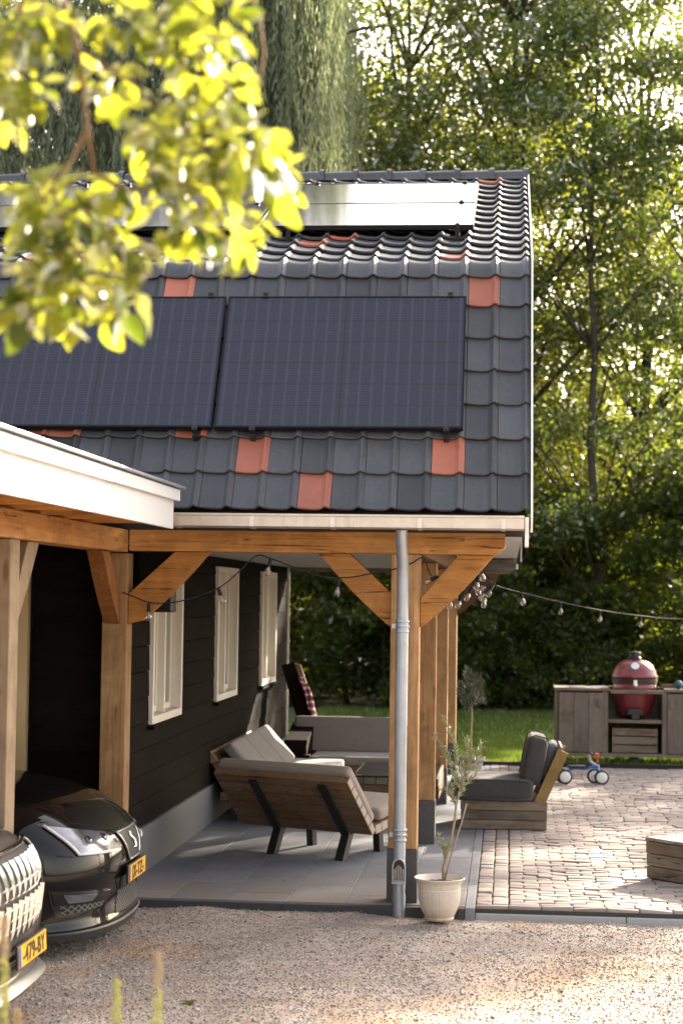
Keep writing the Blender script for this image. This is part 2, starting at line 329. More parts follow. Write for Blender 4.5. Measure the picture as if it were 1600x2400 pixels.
# brick paving
n = NM('clinker_brick'); v = n.coord(rnd=1); f = n.noise(v, 14, 6, .7); base = n.ramp(n.rnd(), [(0, (.19, .165, .155)), (.25, (.29, .24, .215)), (.5, (.335, .275, .245)), (.7, (.29, .27, .26)), (.88, (.38, .315, .27)), (1, (.38, .36, .34))])
c = n.mix(n.math('MULTIPLY', f, .6), base, (.22, .175, .16)); c = n.mix(n.ramp(n.noise(v, 5, 5, .7), [(.5, 0), (.75, .5)]), c, (.50, .43, .38)); n.set(c, .8, spec=.3); n.bump(f, .4, .006)
m = MB()
def brick(x0, x1, y0, y1):
    z = random.gauss(.003, .0022); tx, ty = random.gauss(0, .003), random.gauss(0, .003); b = .006; j = lambda: random.uniform(-.004, .004)
    o = [(x0 + j(), y0 + j()), (x1 + j(), y0 + j()), (x1 + j(), y1 + j()), (x0 + j(), y1 + j())]; cx, cy = (x0 + x1) / 2, (y0 + y1) / 2; vs = []
    mid = []
    for i in range(4):
        p, q = o[i], o[(i + 1) % 4]
        for t in ((.06, .94) if i % 2 == 0 else (.12, .88)): mid.append((p[0] + (q[0] - p[0]) * t, p[1] + (q[1] - p[1]) * t))
    k = 8
    for ins, zz in ((0, -.07), (0, z - .006), (.0025, z - .0015), (b, z)):
        for (a, c_) in mid:
            dx, dy = cx - a, cy - c_; L = math.hypot(dx, dy)
            vs.append((a + math.copysign(min(ins, abs(dx)), dx) * (abs(dx) > .02) , c_ + math.copysign(min(ins, abs(dy)), dy) * (abs(dy) > .01), zz + (a - cx) * tx * 8 + (c_ - cy) * ty * 8))
    fs = [(i * k + q, i * k + (q + 1) % k, (i + 1) * k + (q + 1) % k, (i + 1) * k + q) for i in range(3) for q in range(k)] + [tuple(range(3 * k, 4 * k))]
    m.add(vs, fs)
for cx in (-.198, -.088):
    y = 12.42
    while y < 22.7:
        l = random.choice((.205, .205, .2, .105)); brick(cx + .002, cx + .106, y, y + l - .005); y += l
x = -.198
while x < 6: brick(x, x + .212, 12.352, 12.412); x += .218
y = 12.42; r_ = 0
while y < 22.66:
    wv = lambda q: y + .006 * math.sin(q * 3 + r_)
    x = .026 if r_ % 2 else .026; first = True
    hh = random.uniform(.098, .107)
    while x < 6:
        l = (.105 if (r_ % 2 and first) else .208) + random.uniform(-.008, .01)
        if random.random() < .05: l *= .6
        brick(x + .002, x + l - .003, wv(x), wv(x) + hh - .006); x += l + random.uniform(0, .004); first = False
    y += hh + .001; r_ += 1
tag(part('paving', m, MAT['clinker_brick'], smooth='auto'), kind='structure')
m = MB(); m.box(-.2, 8, 12.33, 22.72, -.14, -.016); tag(part('paving_bed', m, plain('dark_joint', (.055, .048, .036), .95, nz=.5, sc=40)), kind='structure')
m = MB(); m.box(-3, 8, 22.73, 22.80, -.15, .045); tag(part('lawn_edge_strip', m, plain('dark_strip', (.02, .016, .012), .85)), kind='structure')  # near-black raised strip where the paving meets the lawn

# ---------------- house ----------------
H = thing('house', 'dark timber house with anthracite tiled mansard roof and oak veranda posts', 'house', (-3, 17.3, 0))
EY, EZ, KY, KZ, RY, RZ, XV, TW, TP = 12.2745, 2.6294, 13.344, 4.4823, 17.2878, 6.0215, .142, .224, .2935
def unit(a, b): L = math.hypot(b[0] - a[0], b[1] - a[1]); return (b[0] - a[0]) / L, (b[1] - a[1]) / L
tL = unit((EY, EZ), (KY, KZ)); tU = unit((KY, KZ), (RY, RZ)); nL = (-tL[1], tL[0]); nU = (-tU[1], tU[0]); LL, LU = math.hypot(KY - EY, KZ - EZ), math.hypot(RY - KY, RZ - KZ)
def sp(sl, t, nn):
    o, d, q = ((EY, EZ), tL, nL) if sl == 'L' else ((KY, KZ), tU, nU)
    return o[0] + d[0] * t + q[0] * nn, o[1] + d[1] * t + q[1] * nn
def hprof(u): return .038 * math.exp(-((u - .855) / .115) ** 2) + .016 * max(0, 1 - u / .5) ** 2 + .006 * math.exp(-((u - 1) / .05) ** 2)
US = [0, .06, .14, .24, .36, .48, .58, .66, .72, .78, .83, .88, .93, .97, 1]
def tile(m, k, path, red):
    """path: list of (base yz, normal yz) from nose to head"""
    x0 = XV - (k + 1) * TW + .002 + random.uniform(-.0008, .0008); wd = TW - .003; jz = random.uniform(-.002, .002)
    P = [[] for _ in range(len(path) + 3)]
    for u in US:
        h = hprof(u) + jz; (b, q) = path[0]; d = (path[1][0][0] - b[0], path[1][0][1] - b[1]); L = math.hypot(*d); d = (d[0] / L, d[1] / L); x = x0 + wd * u
        for i, (dn, dt) in enumerate(((-.024, .004), (-.020, -.004), (-.006, -.005))): P[i].append((x, b[0] + q[0] * (h + dn) + d[0] * dt, b[1] + q[1] * (h + dn) + d[1] * dt))
        for i, (b, q) in enumerate(path): P[i + 3].append((x, b[0] + q[0] * h, b[1] + q[1] * h))
    v_ = random.random(); m.grid(P, 1 if red else 0, v_)
    # side skirts
    for c_ in (0, -1):
        A = [r[c_] for r in P[3:]]; B = [(p[0], p[1] + q[0] * -.022, p[2] + q[1] * -.022) for p, (b, q) in zip(A, path)]; m.grid([A, B], 1 if red else 0, v_)
m = MB(); NC = 34
redL = {(8, 1), (6, 0), (2, 1), (1, 6), (11, 6), (10, 2), (15, 2), (14, 2), (16, 5), (19, 1), (22, 4), (12, 4)}; redU = {(1, 13), (7, 2), (2, 0), (11, 0), (16, 0), (11, 2), (17, 2), (21, 4), (6, 3), (3, 8)}
for k in range(NC):
    for j in range(7):
        t0 = j * TP - .005; tile(m, k, [(sp('L', t0, .052), nL), (sp('L', t0 + .05, .048), nL), (sp('L', t0 + TP + .05, .02), nL)], (k, j) in redL)
    t0 = 7 * TP - .03; cn = unit((0, 0), (nL[0] + nU[0], nL[1] + nU[1]))
    tile(m, k, [(sp('L', t0, .055), nL), (sp('L', t0 + .05, .052), nL), ((KY + cn[0] * .055, KZ + cn[1] * .055 - .012), cn), (sp('U', .05, .045), nU), (sp('U', .2, .03), nU)], (k, 7) in redL)
    for j in range(14):
        t0 = .125 + j * TP; tile(m, k, [(sp('U', t0, .058), nU), (sp('U', t0 + .05, .054), nU), (sp('U', min(t0 + TP + .05, LU + .02), .024), nU)], (k, j) in redU)
o = part('roof_tiles', m, [tiled, tiler], H, smooth='auto')
# roof deck (all four slopes) with a thickness
deck = [(EY + .02, EZ - .02), (KY, KZ - .02), (RY, RZ - .02), (2 * RY - KY, KZ - .02), (2 * RY - EY, EZ - .02)]; inner = [(y + (0 if i == 2 else (.12 if i < 2 else -.12)), z - .13) for i, (y, z) in enumerate(deck)]
m = MB()
for i in range(4):
    q = [deck[i], deck[i + 1], inner[i + 1], inner[i]]; m.prism([(XV - .03, y, z) for y, z in q], (-7.6, 0, 0))
part('roof_deck', m, plain('roof_felt', (.03, .028, .026), .9), H)
m = MB()
for i in (2, 3):
    a, b = deck[i], deck[i + 1]; t = unit(a, b); q = (-t[1], t[0]); q = q if q[1] > 0 else (-q[0], -q[1])
    m.prism([(XV - .002, a[0] + q[0] * .03, a[1] + q[1] * .03), (XV - .002, b[0] + q[0] * .03, b[1] + q[1] * .03), (XV - .002, b[0] + q[0] * .09, b[1] + q[1] * .09), (XV - .002, a[0] + q[0] * .09, a[1] + q[1] * .09)], (-7.5, 0, 0))
part('rear_tiles', m, tiled, H)
# ridge caps
m = MB(); x = XV + .012; i = 0
while x > -7.4:
    r0 = .092; prof = [(x, r0 + .022), (x - .045, r0 + .024), (x - .062, r0 + .004), (x - .325, r0 - .006)]; P = []
    for (xx, rr) in prof:
        P.append([(xx, RY + rr * math.cos(a_), RZ + .035 + rr * .95 * math.sin(a_)) for a_ in [math.pi * q / 12 - .15 * (1 - q / 6) for q in range(13)]])
    m.grid(P, 0)
    if i == 0: m.add(P[0], [tuple(range(13))], 0)
    x -= .325; i += 1
part('ridge_tiles', m, tiled, H, smooth='auto')
# verge boards
vb = plain('verge_white', (.78, .74, .70), .5, nz=.06, sc=8, bump=.03)
def offs(pts, d):
    out = []
    for i, p in enumerate(pts):
        a = unit(pts[max(i - 1, 0)], p) if i else unit(p, pts[1]); b = unit(p, pts[i + 1]) if i < len(pts) - 1 else a
        nx_, nz_ = -(a[1] + b[1]), a[0] + b[0]; L = math.hypot(nx_, nz_); c_ = L / 2; out.append((p[0] + nx_ / L * d / c_, p[1] + nz_ / L * d / c_))
    return out
line = [(EY - .04, EZ - .07), (KY, KZ), (RY, RZ), (2 * RY - KY, KZ), (2 * RY - EY + .04, EZ - .07)]; hi = offs(line, .085); lo = offs(line, -.10)
m = MB()
for i in range(4): m.prism([(XV + .003, y, z) for y, z in (hi[i], hi[i + 1], lo[i + 1], lo[i])], (.013, 0, 0))
part('verge_board', m, vb, H)
m = MB(); m.box(.105, .13, 12.10, 12.34, 2.405, 2.60); part('eave_end_board', m, vb, H, bevel=.003)
m = MB(); m.box(.09, .112, 2 * RY - 12.34, 2 * RY - 12.12, 2.42, 2.72); part('eave_end_board', m, vb, H, bevel=.003)
m = MB(); m.box(-.02, .085, 21.98, 22.02, 2.50, 2.78); m.box(-7, .085, 22.36, 22.45, 2.5, 2.61); part('rear_eave_panel', m, plain('grey_paint', (.42, .43, .45), .6, nz=.05), H, bevel=.003)
# gutter: box with bulged front
m = MB(); gx0, gx1 = -2.27, .1; prof = [(12.245, 2.60), (12.245, 2.515), (12.06, 2.512), (12.04, 2.522), (12.035, 2.56), (12.03, 2.588), (12.022, 2.592), (12.020, 2.604), (12.034, 2.607), (12.04, 2.598), (12.046, 2.53), (12.235, 2.53), (12.235, 2.60)]
m.prism([(gx0, y, z) for y, z in prof], (gx1 - gx0, 0, 0)); G = part('gutter', m, gut, H, smooth='auto')
for x in (-2.22, -1.72, -1.18, -.60, -.05):
    m = MB(); q = [(12.03, 2.592), (12.028, 2.520), (12.055, 2.507), (12.15, 2.507), (12.15, 2.5105), (12.058, 2.511), (12.034, 2.524), (12.035, 2.592)]; m.prism([(x, y, z) for y, z in q], (.028, 0, 0)); part('gutter_clip', m, gut, G)
# downpipe
m = MB(); px_, py_ = -.707, 12.245; m.tube([(px_ - .005, 12.13, 2.515), (px_ - .005, 12.15, 2.44), (px_, 12.22, 2.30), (px_, py_, 2.2), (px_, py_, 1.9), (px_, py_, .35), (px_, py_, -.09)], .0405, 24)
m.tube([(px_, py_, 1.2), (px_, py_, 1.905)], .0425, 24); m.tube([(px_, py_, .08), (px_, py_, -.09)], .0435, 24)
DP = part('downpipe', m, zinc, H, smooth='auto')
for z in (1.865, .475):
    m = MB()
    for dz, r in ((-.035, .047), (0, .046), (.033, .048)): m.lathe([(.040, dz - .008), (r - .002, dz - .008), (r, dz - .004), (r, dz + .004), (r - .002, dz + .008), (.040, dz + .008)], (px_, py_, z), 24)
    m.box(px_ - .068, px_ - .044, py_ - .006, py_ + .006, z - .014, z + .014); m.box(px_ + .044, px_ + .052, py_ - .006, py_ + .006, z - .012, z + .012); m.tube([(px_ - .055, py_ - .012, z), (px_ - .055, py_ + .012, z)], .005, 8); m.box(px_ - .01, px_ + .01, py_ + .03, 12.40, z - .006, z + .006)
    part('pipe_collar', m, zinc, DP, smooth='auto')
m = MB(); arch = [(math.cos(a_) * .044, .105 + math.sin(a_) * .05) for a_ in [math.pi * q / 12 for q in range(13)]] + [(-.044, 0), (.044, 0)]
arc2 = [(x * .82, z * .93 + .004) for x, z in arch]; y0 = py_ - .056
for i in range(len(arch)):
    j = (i + 1) % len(arch); q = [(px_ + arch[i][0], y0, .168 + arch[i][1]), (px_ + arch[j][0], y0, .168 + arch[j][1]), (px_ + arc2[j][0], y0, .168 + arc2[j][1]), (px_ + arc2[i][0], y0, .168 + arc2[i][1])]; m.prism(q, (0, .045, 0))
m.box(px_ - .046, px_ + .046, y0 - .012, y0 + .02, .158, .172)
T = part('leaf_trap', m, zinc, DP)
m = MB(); m.prism([(px_ + x, y0 + .012, .168 + z) for x, z in arc2], (0, .004, 0)); part('trap_recess', m, blackm, T)
m = MB()
for i in range(6): x = px_ - .028 + i * .0112; m.tube([(x, y0 - .002, .176), (x, y0 - .002, .262 + .018 * math.cos((i - 2.5) * .8))], .0028, 6)
m.tube([(px_ - .032, y0 - .002, .176), (px_ + .032, y0 - .002, .176)], .003, 6); part('trap_grille', m, gut, T)
# beams and posts
m = MB(); m.prism([(-2.609, 12.395, 2.356), (-.09, 12.395, 2.356), (-.024, 12.395, 2.405), (-.024, 12.395, 2.53), (-2.609, 12.395, 2.53)], (0, .19, 0)); part('wall_plate_beam', m, oakx, H, bevel=.006)
m = MB(); m.prism([(-2.6, 21.86, 2.356), (0, 21.86, 2.356), (.09, 21.86, 2.43), (.09, 21.86, 2.53), (-2.6, 21.86, 2.53)], (0, .19, 0)); part('rear_beam', m, wood('beam_grey', (.10, .08, .06), (.25, .22, .20), 'x'), H, bevel=.006)  # rear beam timber in a darker, greyer tone than the front beam
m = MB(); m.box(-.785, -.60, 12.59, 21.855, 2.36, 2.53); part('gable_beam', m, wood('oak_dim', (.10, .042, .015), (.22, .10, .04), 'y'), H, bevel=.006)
for i, y in enumerate((12.395, 15.37, 18.34, 21.5)):
    m = MB(); x0 = -.795 if i == 0 else -.79; m.box(x0, -.60, y, y + .19, .36, 2.353); P_ = part('post', m, oakz, H, bevel=.006)
    m = MB(); m.box(x0 - .006, -.595, y - .005, y + .195, -.02, .357); part('post_base', m, conc, P_, bevel=.006)
m = MB(); m.box(-2.787, -2.614, 12.39, 12.575, 0.02, 2.34); P_ = part('corner_post', m, oakz, H, bevel=.007)
def brace(pts, axis_y, y0, y1, mat):
    m = MB(); m.prism([(x, y0, z) for x, z in pts] if axis_y else [(y0, x, z) for x, z in pts], (0, y1 - y0, 0) if axis_y else (y1 - y0, 0, 0)); return part('brace', m, mat, H, bevel=.005)
def arcpts(a, b, sag, n=7):
    (x0, z0), (x1, z1) = a, b; L = math.hypot(x1 - x0, z1 - z0); nx_, nz_ = -(z1 - z0) / L, (x1 - x0) / L
    return [(x0 + (x1 - x0) * i / n + nx_ * sag * 4 * (i / n) * (1 - i / n), z0 + (z1 - z0) * i / n + nz_ * sag * 4 * (i / n) * (1 - i / n)) for i in range(n + 1)]
oakb = wood('oak_brace', (.42, .16, .03), (.70, .33, .09), 'x', grain=.8, cracks=.8); oakbs = wood('oak_brace_z', (.30, .11, .03), (.52, .24, .08), 'z', grain=.8, cracks=.8)  # second brace oak is a darker brown with upright grain
brace([(-2.293, 2.353), (-2.06, 2.353)] + arcpts((-2.085, 2.325), (-2.52, 1.875), .012) + [(-2.612, 1.852), (-2.612, 2.06)], 1, 12.42, 12.555, oakb)
brace([(-1.30, 2.353), (-1.083, 2.353), (-.797, 2.09), (-.797, 1.86)] + arcpts((-.83, 1.88), (-1.26, 2.31), .012), 1, 12.42, 12.555, oakb)
brace([(-.598, 2.05), (-.34, 2.353), (-.10, 2.353)] + arcpts((-.135, 2.31), (-.555, 1.885), .014) + [(-.598, 1.855)], 1, 12.42, 12.555, oakb)
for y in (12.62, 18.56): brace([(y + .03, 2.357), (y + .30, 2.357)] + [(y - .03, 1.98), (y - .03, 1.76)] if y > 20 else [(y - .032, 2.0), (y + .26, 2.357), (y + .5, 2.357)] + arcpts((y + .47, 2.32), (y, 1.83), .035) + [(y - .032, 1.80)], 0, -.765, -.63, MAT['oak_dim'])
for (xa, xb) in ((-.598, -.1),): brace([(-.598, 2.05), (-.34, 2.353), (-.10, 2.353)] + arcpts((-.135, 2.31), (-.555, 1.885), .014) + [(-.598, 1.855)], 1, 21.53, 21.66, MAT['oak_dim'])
# ceiling
m = MB(); y = 12.59
while y < 21.85: m.box(-2.67, -.79, y, min(y + .137, 21.85), 2.405 + random.uniform(0, .002), 2.44); y += .14
part('ceiling', m, plain('ceiling_paint', (.36, .355, .34), .5, nz=.05), H, bevel=.003)
m = MB(); m.box(-.598, .1, 12.5, 22.1, 2.545, 2.57); part('soffit', m, white, H)
# gable wall
m = MB(); m.prism([(-.80, y, z - .18) for y, z in ((12.7, 2.72), (KY + .05, KZ), (RY, RZ), (2 * RY - KY - .05, KZ), (2 * RY - 12.7, 2.72))], (.08, 0, 0)); part('gable_wall', m, darkw, H)
# side wall with windows
WX = -2.67; WINS = ((13.52, 14.76), (16.56, 17.82), (19.60, 20.80)); WB, WT = 1.08, 2.32
m = MB(); z = .34; i = 0
while z < 2.40:
    z1 = min(z + .19, 2.404); cuts = [12.60] + [q for w_ in WINS for q in w_] + [22.05]
    segs = [(12.60, 22.05)] if (z1 <= WB or z >= WT) else [(12.60, 13.52), (14.76, 16.56), (17.82, 19.60), (20.80, 22.05)]
    parts_ = [(z, z1)]
    if z < WB < z1: parts_ = [(z, WB, 1), (WB, z1, 0)]
    elif z < WT < z1: parts_ = [(z, WT, 0), (WT, z1, 1)]
    for q in parts_:
        sg = segs if len(q) == 2 else ([(12.60, 22.05)] if q[2] else [(12.60, 13.52), (14.76, 16.56), (17.82, 19.60), (20.80, 22.05)])
        for a_, b_ in sg: m.prism([(WX - .006, a_, q[1]), (WX - .001, a_, q[0] + (.006 if q[0] == z else 0)), (WX - .03, a_, q[0]), (WX - .03, a_, q[1])], (0, b_ - a_, 0), 0, random.random())
    z += .19; i += 1
part('side_wall', m, darkw, H)
m = MB(); m.box(WX - .25, WX - .035, 12.62, 13.52, .34, 2.41); m.box(WX - .25, WX - .035, 14.76, 16.56, .34, 2.41); m.box(WX - .25, WX - .035, 17.82, 19.6, .34, 2.41); m.box(WX - .25, WX - .035, 20.8, 22.03, .34, 2.41)
for a_, b_ in WINS: m.box(WX - .25, WX - .035, a_, b_, .34, WB); m.box(WX - .25, WX - .035, a_, b_, WT, 2.41)
m.box(-2.0 + WX, -1.95 + WX, 12.7, 22, .1, 2.4); m.box(-7, WX - .25, 22.0, 22.05, 0, 2.5); part('inner_wall', m, plain('dark_interior', (.02, .018, .016), .9), H)
m = MB(); m.box(WX - .2, WX + .012, 12.60, 22.05, -.1, .337); part('plinth', m, plinthm, H)
m = MB(); m.box(WX - .03, WX + .02, 22.052, 22.085, 0, 2.40); part('corner_trim', m, cream, H)
glass = NM('window_glass').set((.015, .018, .02), .06, spec=.6)
for a_, b_ in WINS:
    W_ = MB()
    for (y0, y1, z0, z1) in ((a_, a_ + .06, WB + .06, WT - .06), (b_ - .06, b_, WB + .06, WT - .06), (a_, b_, WT - .06, WT), (a_, b_, WB, WB + .06)): W_.box(WX - .15, WX + .028, y0, y1, z0, z1)
    F_ = part('window', W_, cream, H, bevel=.003)
    mid = (a_ + b_) / 2; q = MB(); q.box(WX - .14, WX + .0, mid - .028, mid + .028, WB + .06, WT - .06); part('mullion', q, cream, F_, bevel=.003)
    for (y0, y1) in ((a_ + .062, mid - .03), (mid + .03, b_ - .062)):
        q = MB(); z0, z1 = WB + .062, WT - .062
        for (ya, yb, za, zb) in ((y0, y0 + .05, z0 + .05, z1 - .05), (y1 - .05, y1, z0 + .05, z1 - .05), (y0, y1, z1 - .05, z1), (y0, y1, z0, z0 + .05)): q.box(WX - .12, WX - .055, ya, yb, za, zb)
        s_ = part('sash', q, cream, F_, bevel=.004); q = MB(); q.box(WX - .10, WX - .092, y0 + .05, y1 - .05, z0 + .05, z1 - .05); part('pane', q, glass, F_)
    q = MB(); q.box(WX - .06, WX + .05, a_ - .05, b_ + .05, WB - .035, WB - .004); part('sill', q, darkw, F_, bevel=.003)
# carport-side wall facing the drive, with a door frame
m = MB(); z = .0
while z < 2.42:
    z1 = min(z + .19, 2.42)
    m.prism([(-3.33, 12.60 + (0 if False else .0), z), (-3.33, 12.612, z1), (-3.33, 12.64, z1), (-3.33, 12.64, z)], (.54, 0, 0)); m.prism([(-7.2, 12.60, z), (-7.2, 12.612, z1), (-7.2, 12.64, z1), (-7.2, 12.64, z)], (2.65, 0, 0)); z += .19
part('front_wall', m, darkwx, H)
m = MB(); m.box(-7.2, -2.79, 12.645, 12.72, 0, 2.45); part('wall_core', m, MAT['dark_interior'], H)
m = MB(); m.box(-3.45, -3.355, 12.56, 12.643, 0, 2.33); m.box(-4.55, -4.46, 12.56, 12.643, 0, 2.33); m.box(-4.46, -3.45, 12.56, 12.643, 2.25, 2.33); D = part('door_frame', m, tan, H, bevel=.004)
m = MB(); m.box(-4.455, -3.455, 12.60, 12.64, 0, 2.245); part('door_panel', m, MAT['dark_interior'], D)

# speaker on wall
sp_ = thing('wall_speaker', 'black box speaker hanging on the dark wall in front of the nearest window', 'speaker', (-2.50, 12.95, 1.93))
m = MB(); m.box(-2.64, -2.39, 12.86, 13.05, 1.93, 2.36); part('cabinet', m, blackm, sp_, bevel=.012); m = MB(); m.box(-2.625, -2.405, 12.850, 12.858, 1.945, 2.345); part('speaker_grille', m, plain('speaker_cloth', (.006, .006, .006), .95), sp_); m = MB(); m.box(-2.668, -2.641, 12.9, 12.99, 2.05, 2.25); part('bracket', m, blackm, sp_)

# ---------------- carport ----------------
C = thing('carport', 'open oak carport with wide white fascia joining the front of the dark house', 'carport', (-3, 9, 0))
m = MB(); m.box(-2.789, -2.613, 4.5, 12.385, 2.346, 2.50); part('side_beam', m, oaky, C, bevel=.006)
y = 5.0
while y < 11.5:
    m = MB(); m.prism([(-6.5, y, 2.50), (-2.155, y, 2.50), (-2.155, y, 2.60), (-6.5, y, 2.60)], (0, .06, 0)); part('joist', m, oakx, C, bevel=.003); y += .56
m = MB(); m.box(-6.6, -2.157, 4.4, 11.43, 2.603, 2.64); m.box(-6.6, -2.3, 11.44, 12.0, 2.603, 2.64); part('roof_boarding', m, wood('pine_board', (.40, .22, .08), (.58, .36, .17), 'y'), C)
m = MB(); m.box(-2.15, -2.125, 4.3, 11.44, 2.475, 2.735); FA = part('fascia', m, fasc, C, bevel=.003)
m = MB(); m.box(-2.122, -2.098, 4.3, 11.52, 2.655, 2.728); part('fascia_lath', m, fasc, FA, bevel=.003)
m = MB(); m.box(-2.20, -2.075, 4.3, 11.60, 2.737, 2.752); m.box(-6.6, -2.2, 4.3, 12.03, 2.70, 2.735); part('roof_trim', m, zinc, C, bevel=.003)
m = MB(); m.box(-2.80, -2.617, 9.43, 9.61, -.02, 2.343); part('post', m, oakp, C, bevel=.007)
m = MB(); m.prism([(-2.77, q[0], q[1]) for q in [(9.612, 1.80), (9.612, 1.98), (9.90, 2.343), (10.13, 2.343)] + arcpts((10.11, 2.31), (9.63, 1.82), .012)], (.12, 0, 0)); part('brace', m, oakp, C, bevel=.005)
m = MB(); m.prism([(-2.77, q[0], q[1]) for q in [(12.388, 1.85), (12.388, 2.03), (12.02, 2.343), (11.80, 2.343)] + arcpts((11.83, 2.32), (12.36, 1.86), -.015)][::1], (.11, 0, 0)); part('brace', m, oakbs, C, bevel=.005)
m = MB(); m.box(-6.6, -6.45, 4.5, 12.4, 2.346, 2.50); part('rear_beam', m, oaky, C); m = MB(); m.box(-6.6, -6.45, 9.4, 9.55, -.1, 2.345); part('post', m, oakz, C)
m = MB(); m.box(-2.789, -2.613, 4.6, 4.78, -.1, 2.345); part('post', m, oakz, C)
# ---------------- solar panels ----------------
def mk_pv():
    n = NM('pv_glass'); c0 = n.node('TexCoord'); s3 = n.node('SeparateXYZ'); n.link(c0.outputs['Object'], s3.inputs[0]); X_, Y_ = s3.outputs[0], s3.outputs[1]
    def line(v, pitch, width, off=0):
        f = n.math('FRACT', n.math('DIVIDE', n.math('ADD', v, off), pitch)); return n.math('LESS_THAN', n.math('ABSOLUTE', n.math('SUBTRACT', f, .5)), width / pitch / 2)
    wires = line(Y_, .0155, .0036); cell = line(Y_, .187, .006, .09); cellx = line(X_, .0865, .016); midl = line(X_, 5, .012, 2.5 - .865)
    dash = n.math('MULTIPLY', line(Y_, .0155, .009, .007), cellx)
    nz_ = n.noise(n.coord(), 3, 5)
    c = n.mix(nz_, (.004, .006, .017), (.007, .009, .024)); c = n.mix(n.math('MULTIPLY', wires, .6), c, (.038, .045, .075)); c = n.mix(n.math('MULTIPLY', dash, .35), c, (.075, .08, .105)); c = n.mix(cell, c, (.006, .007, .011)); c = n.mix(midl, c, (.004, .004, .006))
    c = n.mix(n.ramp(n.vor(n.coord(), 22), [(.025, .9), (.04, 0)]), c, (.35, .35, .33)); c = n.mix(.06, c, (.25, .24, .22))
    n.set(c, n.math('ADD', n.math('MULTIPLY', n.noise(n.coord(), 4, 4), .06), .07), spec=.5); return n.m
pv = mk_pv(); fr = plain('black_anodised', (.013, .015, .02), .35, .6, nz=.1, bump=0)
def pv_panel(sl, x0, t0, w_, h_, off, lab, clamps, grp):
    o, d, q = ((EY, EZ), tL, nL) if sl == 'L' else ((KY, KZ), tU, nU); ang = math.atan2(d[1], d[0])
    y_, z_ = o[0] + d[0] * t0 + q[0] * off, o[1] + d[1] * t0 + q[1] * off
    T = thing('solar_panel', lab, 'solar panel', (x0, y_, z_), 0, grp, ang)
    m = MB(); f = .014; m.box(0, w_, 0, f, -.035, .002); m.box(0, w_, h_ - f, h_, -.035, .002); m.box(0, f, f, h_ - f, -.035, .002); m.box(w_ - f, w_, f, h_ - f, -.035, .002); part('frame', m, fr, T, local=True)
    m = MB(); m.box(f, w_ - f, f, h_ - f, -.012, -.0015); part('glass', m, pv, T, local=True)
    for cx, top in clamps:
        m = MB(); yy = h_ if top else 0; s_ = 1 if top else -1
        m.box(cx - .02, cx + .02, min(yy - s_ * .012, yy + s_ * .03), max(yy - s_ * .012, yy + s_ * .03), .003, .012); m.box(cx - .014, cx + .014, min(yy + s_ * .003, yy + s_ * .025), max(yy + s_ * .003, yy + s_ * .025), -.06, .004); m.lathe([(.008, .012), (.008, .02), (.001, .021)], (cx, yy + s_ * .016, 0), 8)
        if not top: m.box(cx - .018, cx + .018, -.05, -.004, -.12, -.036); m.box(cx - .012, cx + .012, -.03, .0, -.06, -.036)
        part('clamp', m, blackm, T, local=True)
    return T
XR = -.32
for i, lab in enumerate(('dark blue solar panel on the steep lower roof, nearest the right roof edge', 'dark blue solar panel on the steep lower roof, second from the right roof edge', 'dark blue solar panel on the steep lower roof, mostly behind the hanging yellow leaves')):
    pv_panel('L', XR - 1.725 - i * 1.742, .61, 1.725, 1.165, .13, lab, ((1.61, 1), (.27, 1), (1.61, 0), (.27, 0)), 'solar panels on the lower roof slope')
for r_, t0 in ((0, 1.03), (1, 2.155)):
    for i in range(3):
        row = ('lower row', 'row under the ridge')[r_]; whr = ('nearest the right edge', 'second from the right edge', 'third from the right edge')[i]
        pv_panel('U', -.30 - 1.725 - i * 1.742, t0, 1.725, 1.12, .15, 'bright sky-reflecting upper-roof solar panel, %s, %s' % (row, whr), ((1.6, 1), (.26, 1)) + (((1.6, 0), (.26, 0)) if r_ == 0 else ()), 'solar panels on the upper roof slope')

# ---------------- string lights ----------------
bulbm = NM('bulb_glass'); bulbm.n.remove(bulbm.b); g_ = bulbm.node('BsdfGlossy'); g_.inputs['Roughness'].default_value = .06; t_ = bulbm.node('BsdfTransparent'); t_.inputs[0].default_value = (.82, .82, .80, 1); lw = bulbm.node('LayerWeight'); lw.inputs[0].default_value = .42; mx = bulbm.node('MixShader'); fr_ = bulbm.math('ADD', bulbm.math('MULTIPLY', lw.outputs['Facing'], .8), .08)
bulbm.link(fr_, mx.inputs[0]); bulbm.link(t_.outputs[0], mx.inputs[1]); bulbm.link(g_.outputs[0], mx.inputs[2]); bulbm.link(mx.outputs[0], bulbm.n['Material Output'].inputs[0]); bulbm = bulbm.m
fil = plain('filament', (.75, .45, .2), .4, .6, nz=0, bump=0); cab = plain('cable_black', (.012, .012, .013), .85, nz=0, bump=0)
sm = MB(); sm.lathe([(.004, .052), (.011, .05), (.0125, .045), (.0125, .01), (.0145, .008), (.0145, -.004), (.012, -.006)], n=14)
bm_ = MB(); bm_.lathe([(.010, -.004), (.011, -.012), (.018, -.026), (.0225, -.042), (.0215, -.056), (.015, -.068), (.006, -.0735), (.0001, -.0745)], n=18)
fm = MB(); fm.tube([(0, 0, -.006), (.004, 0, -.02), (.006, 0, -.05), (0, .004, -.054), (-.006, 0, -.05), (-.004, 0, -.02)], .0012, 5); fm.tube([(0, 0, -.005), (0, 0, -.03)], .0025, 6)
PROTO = None
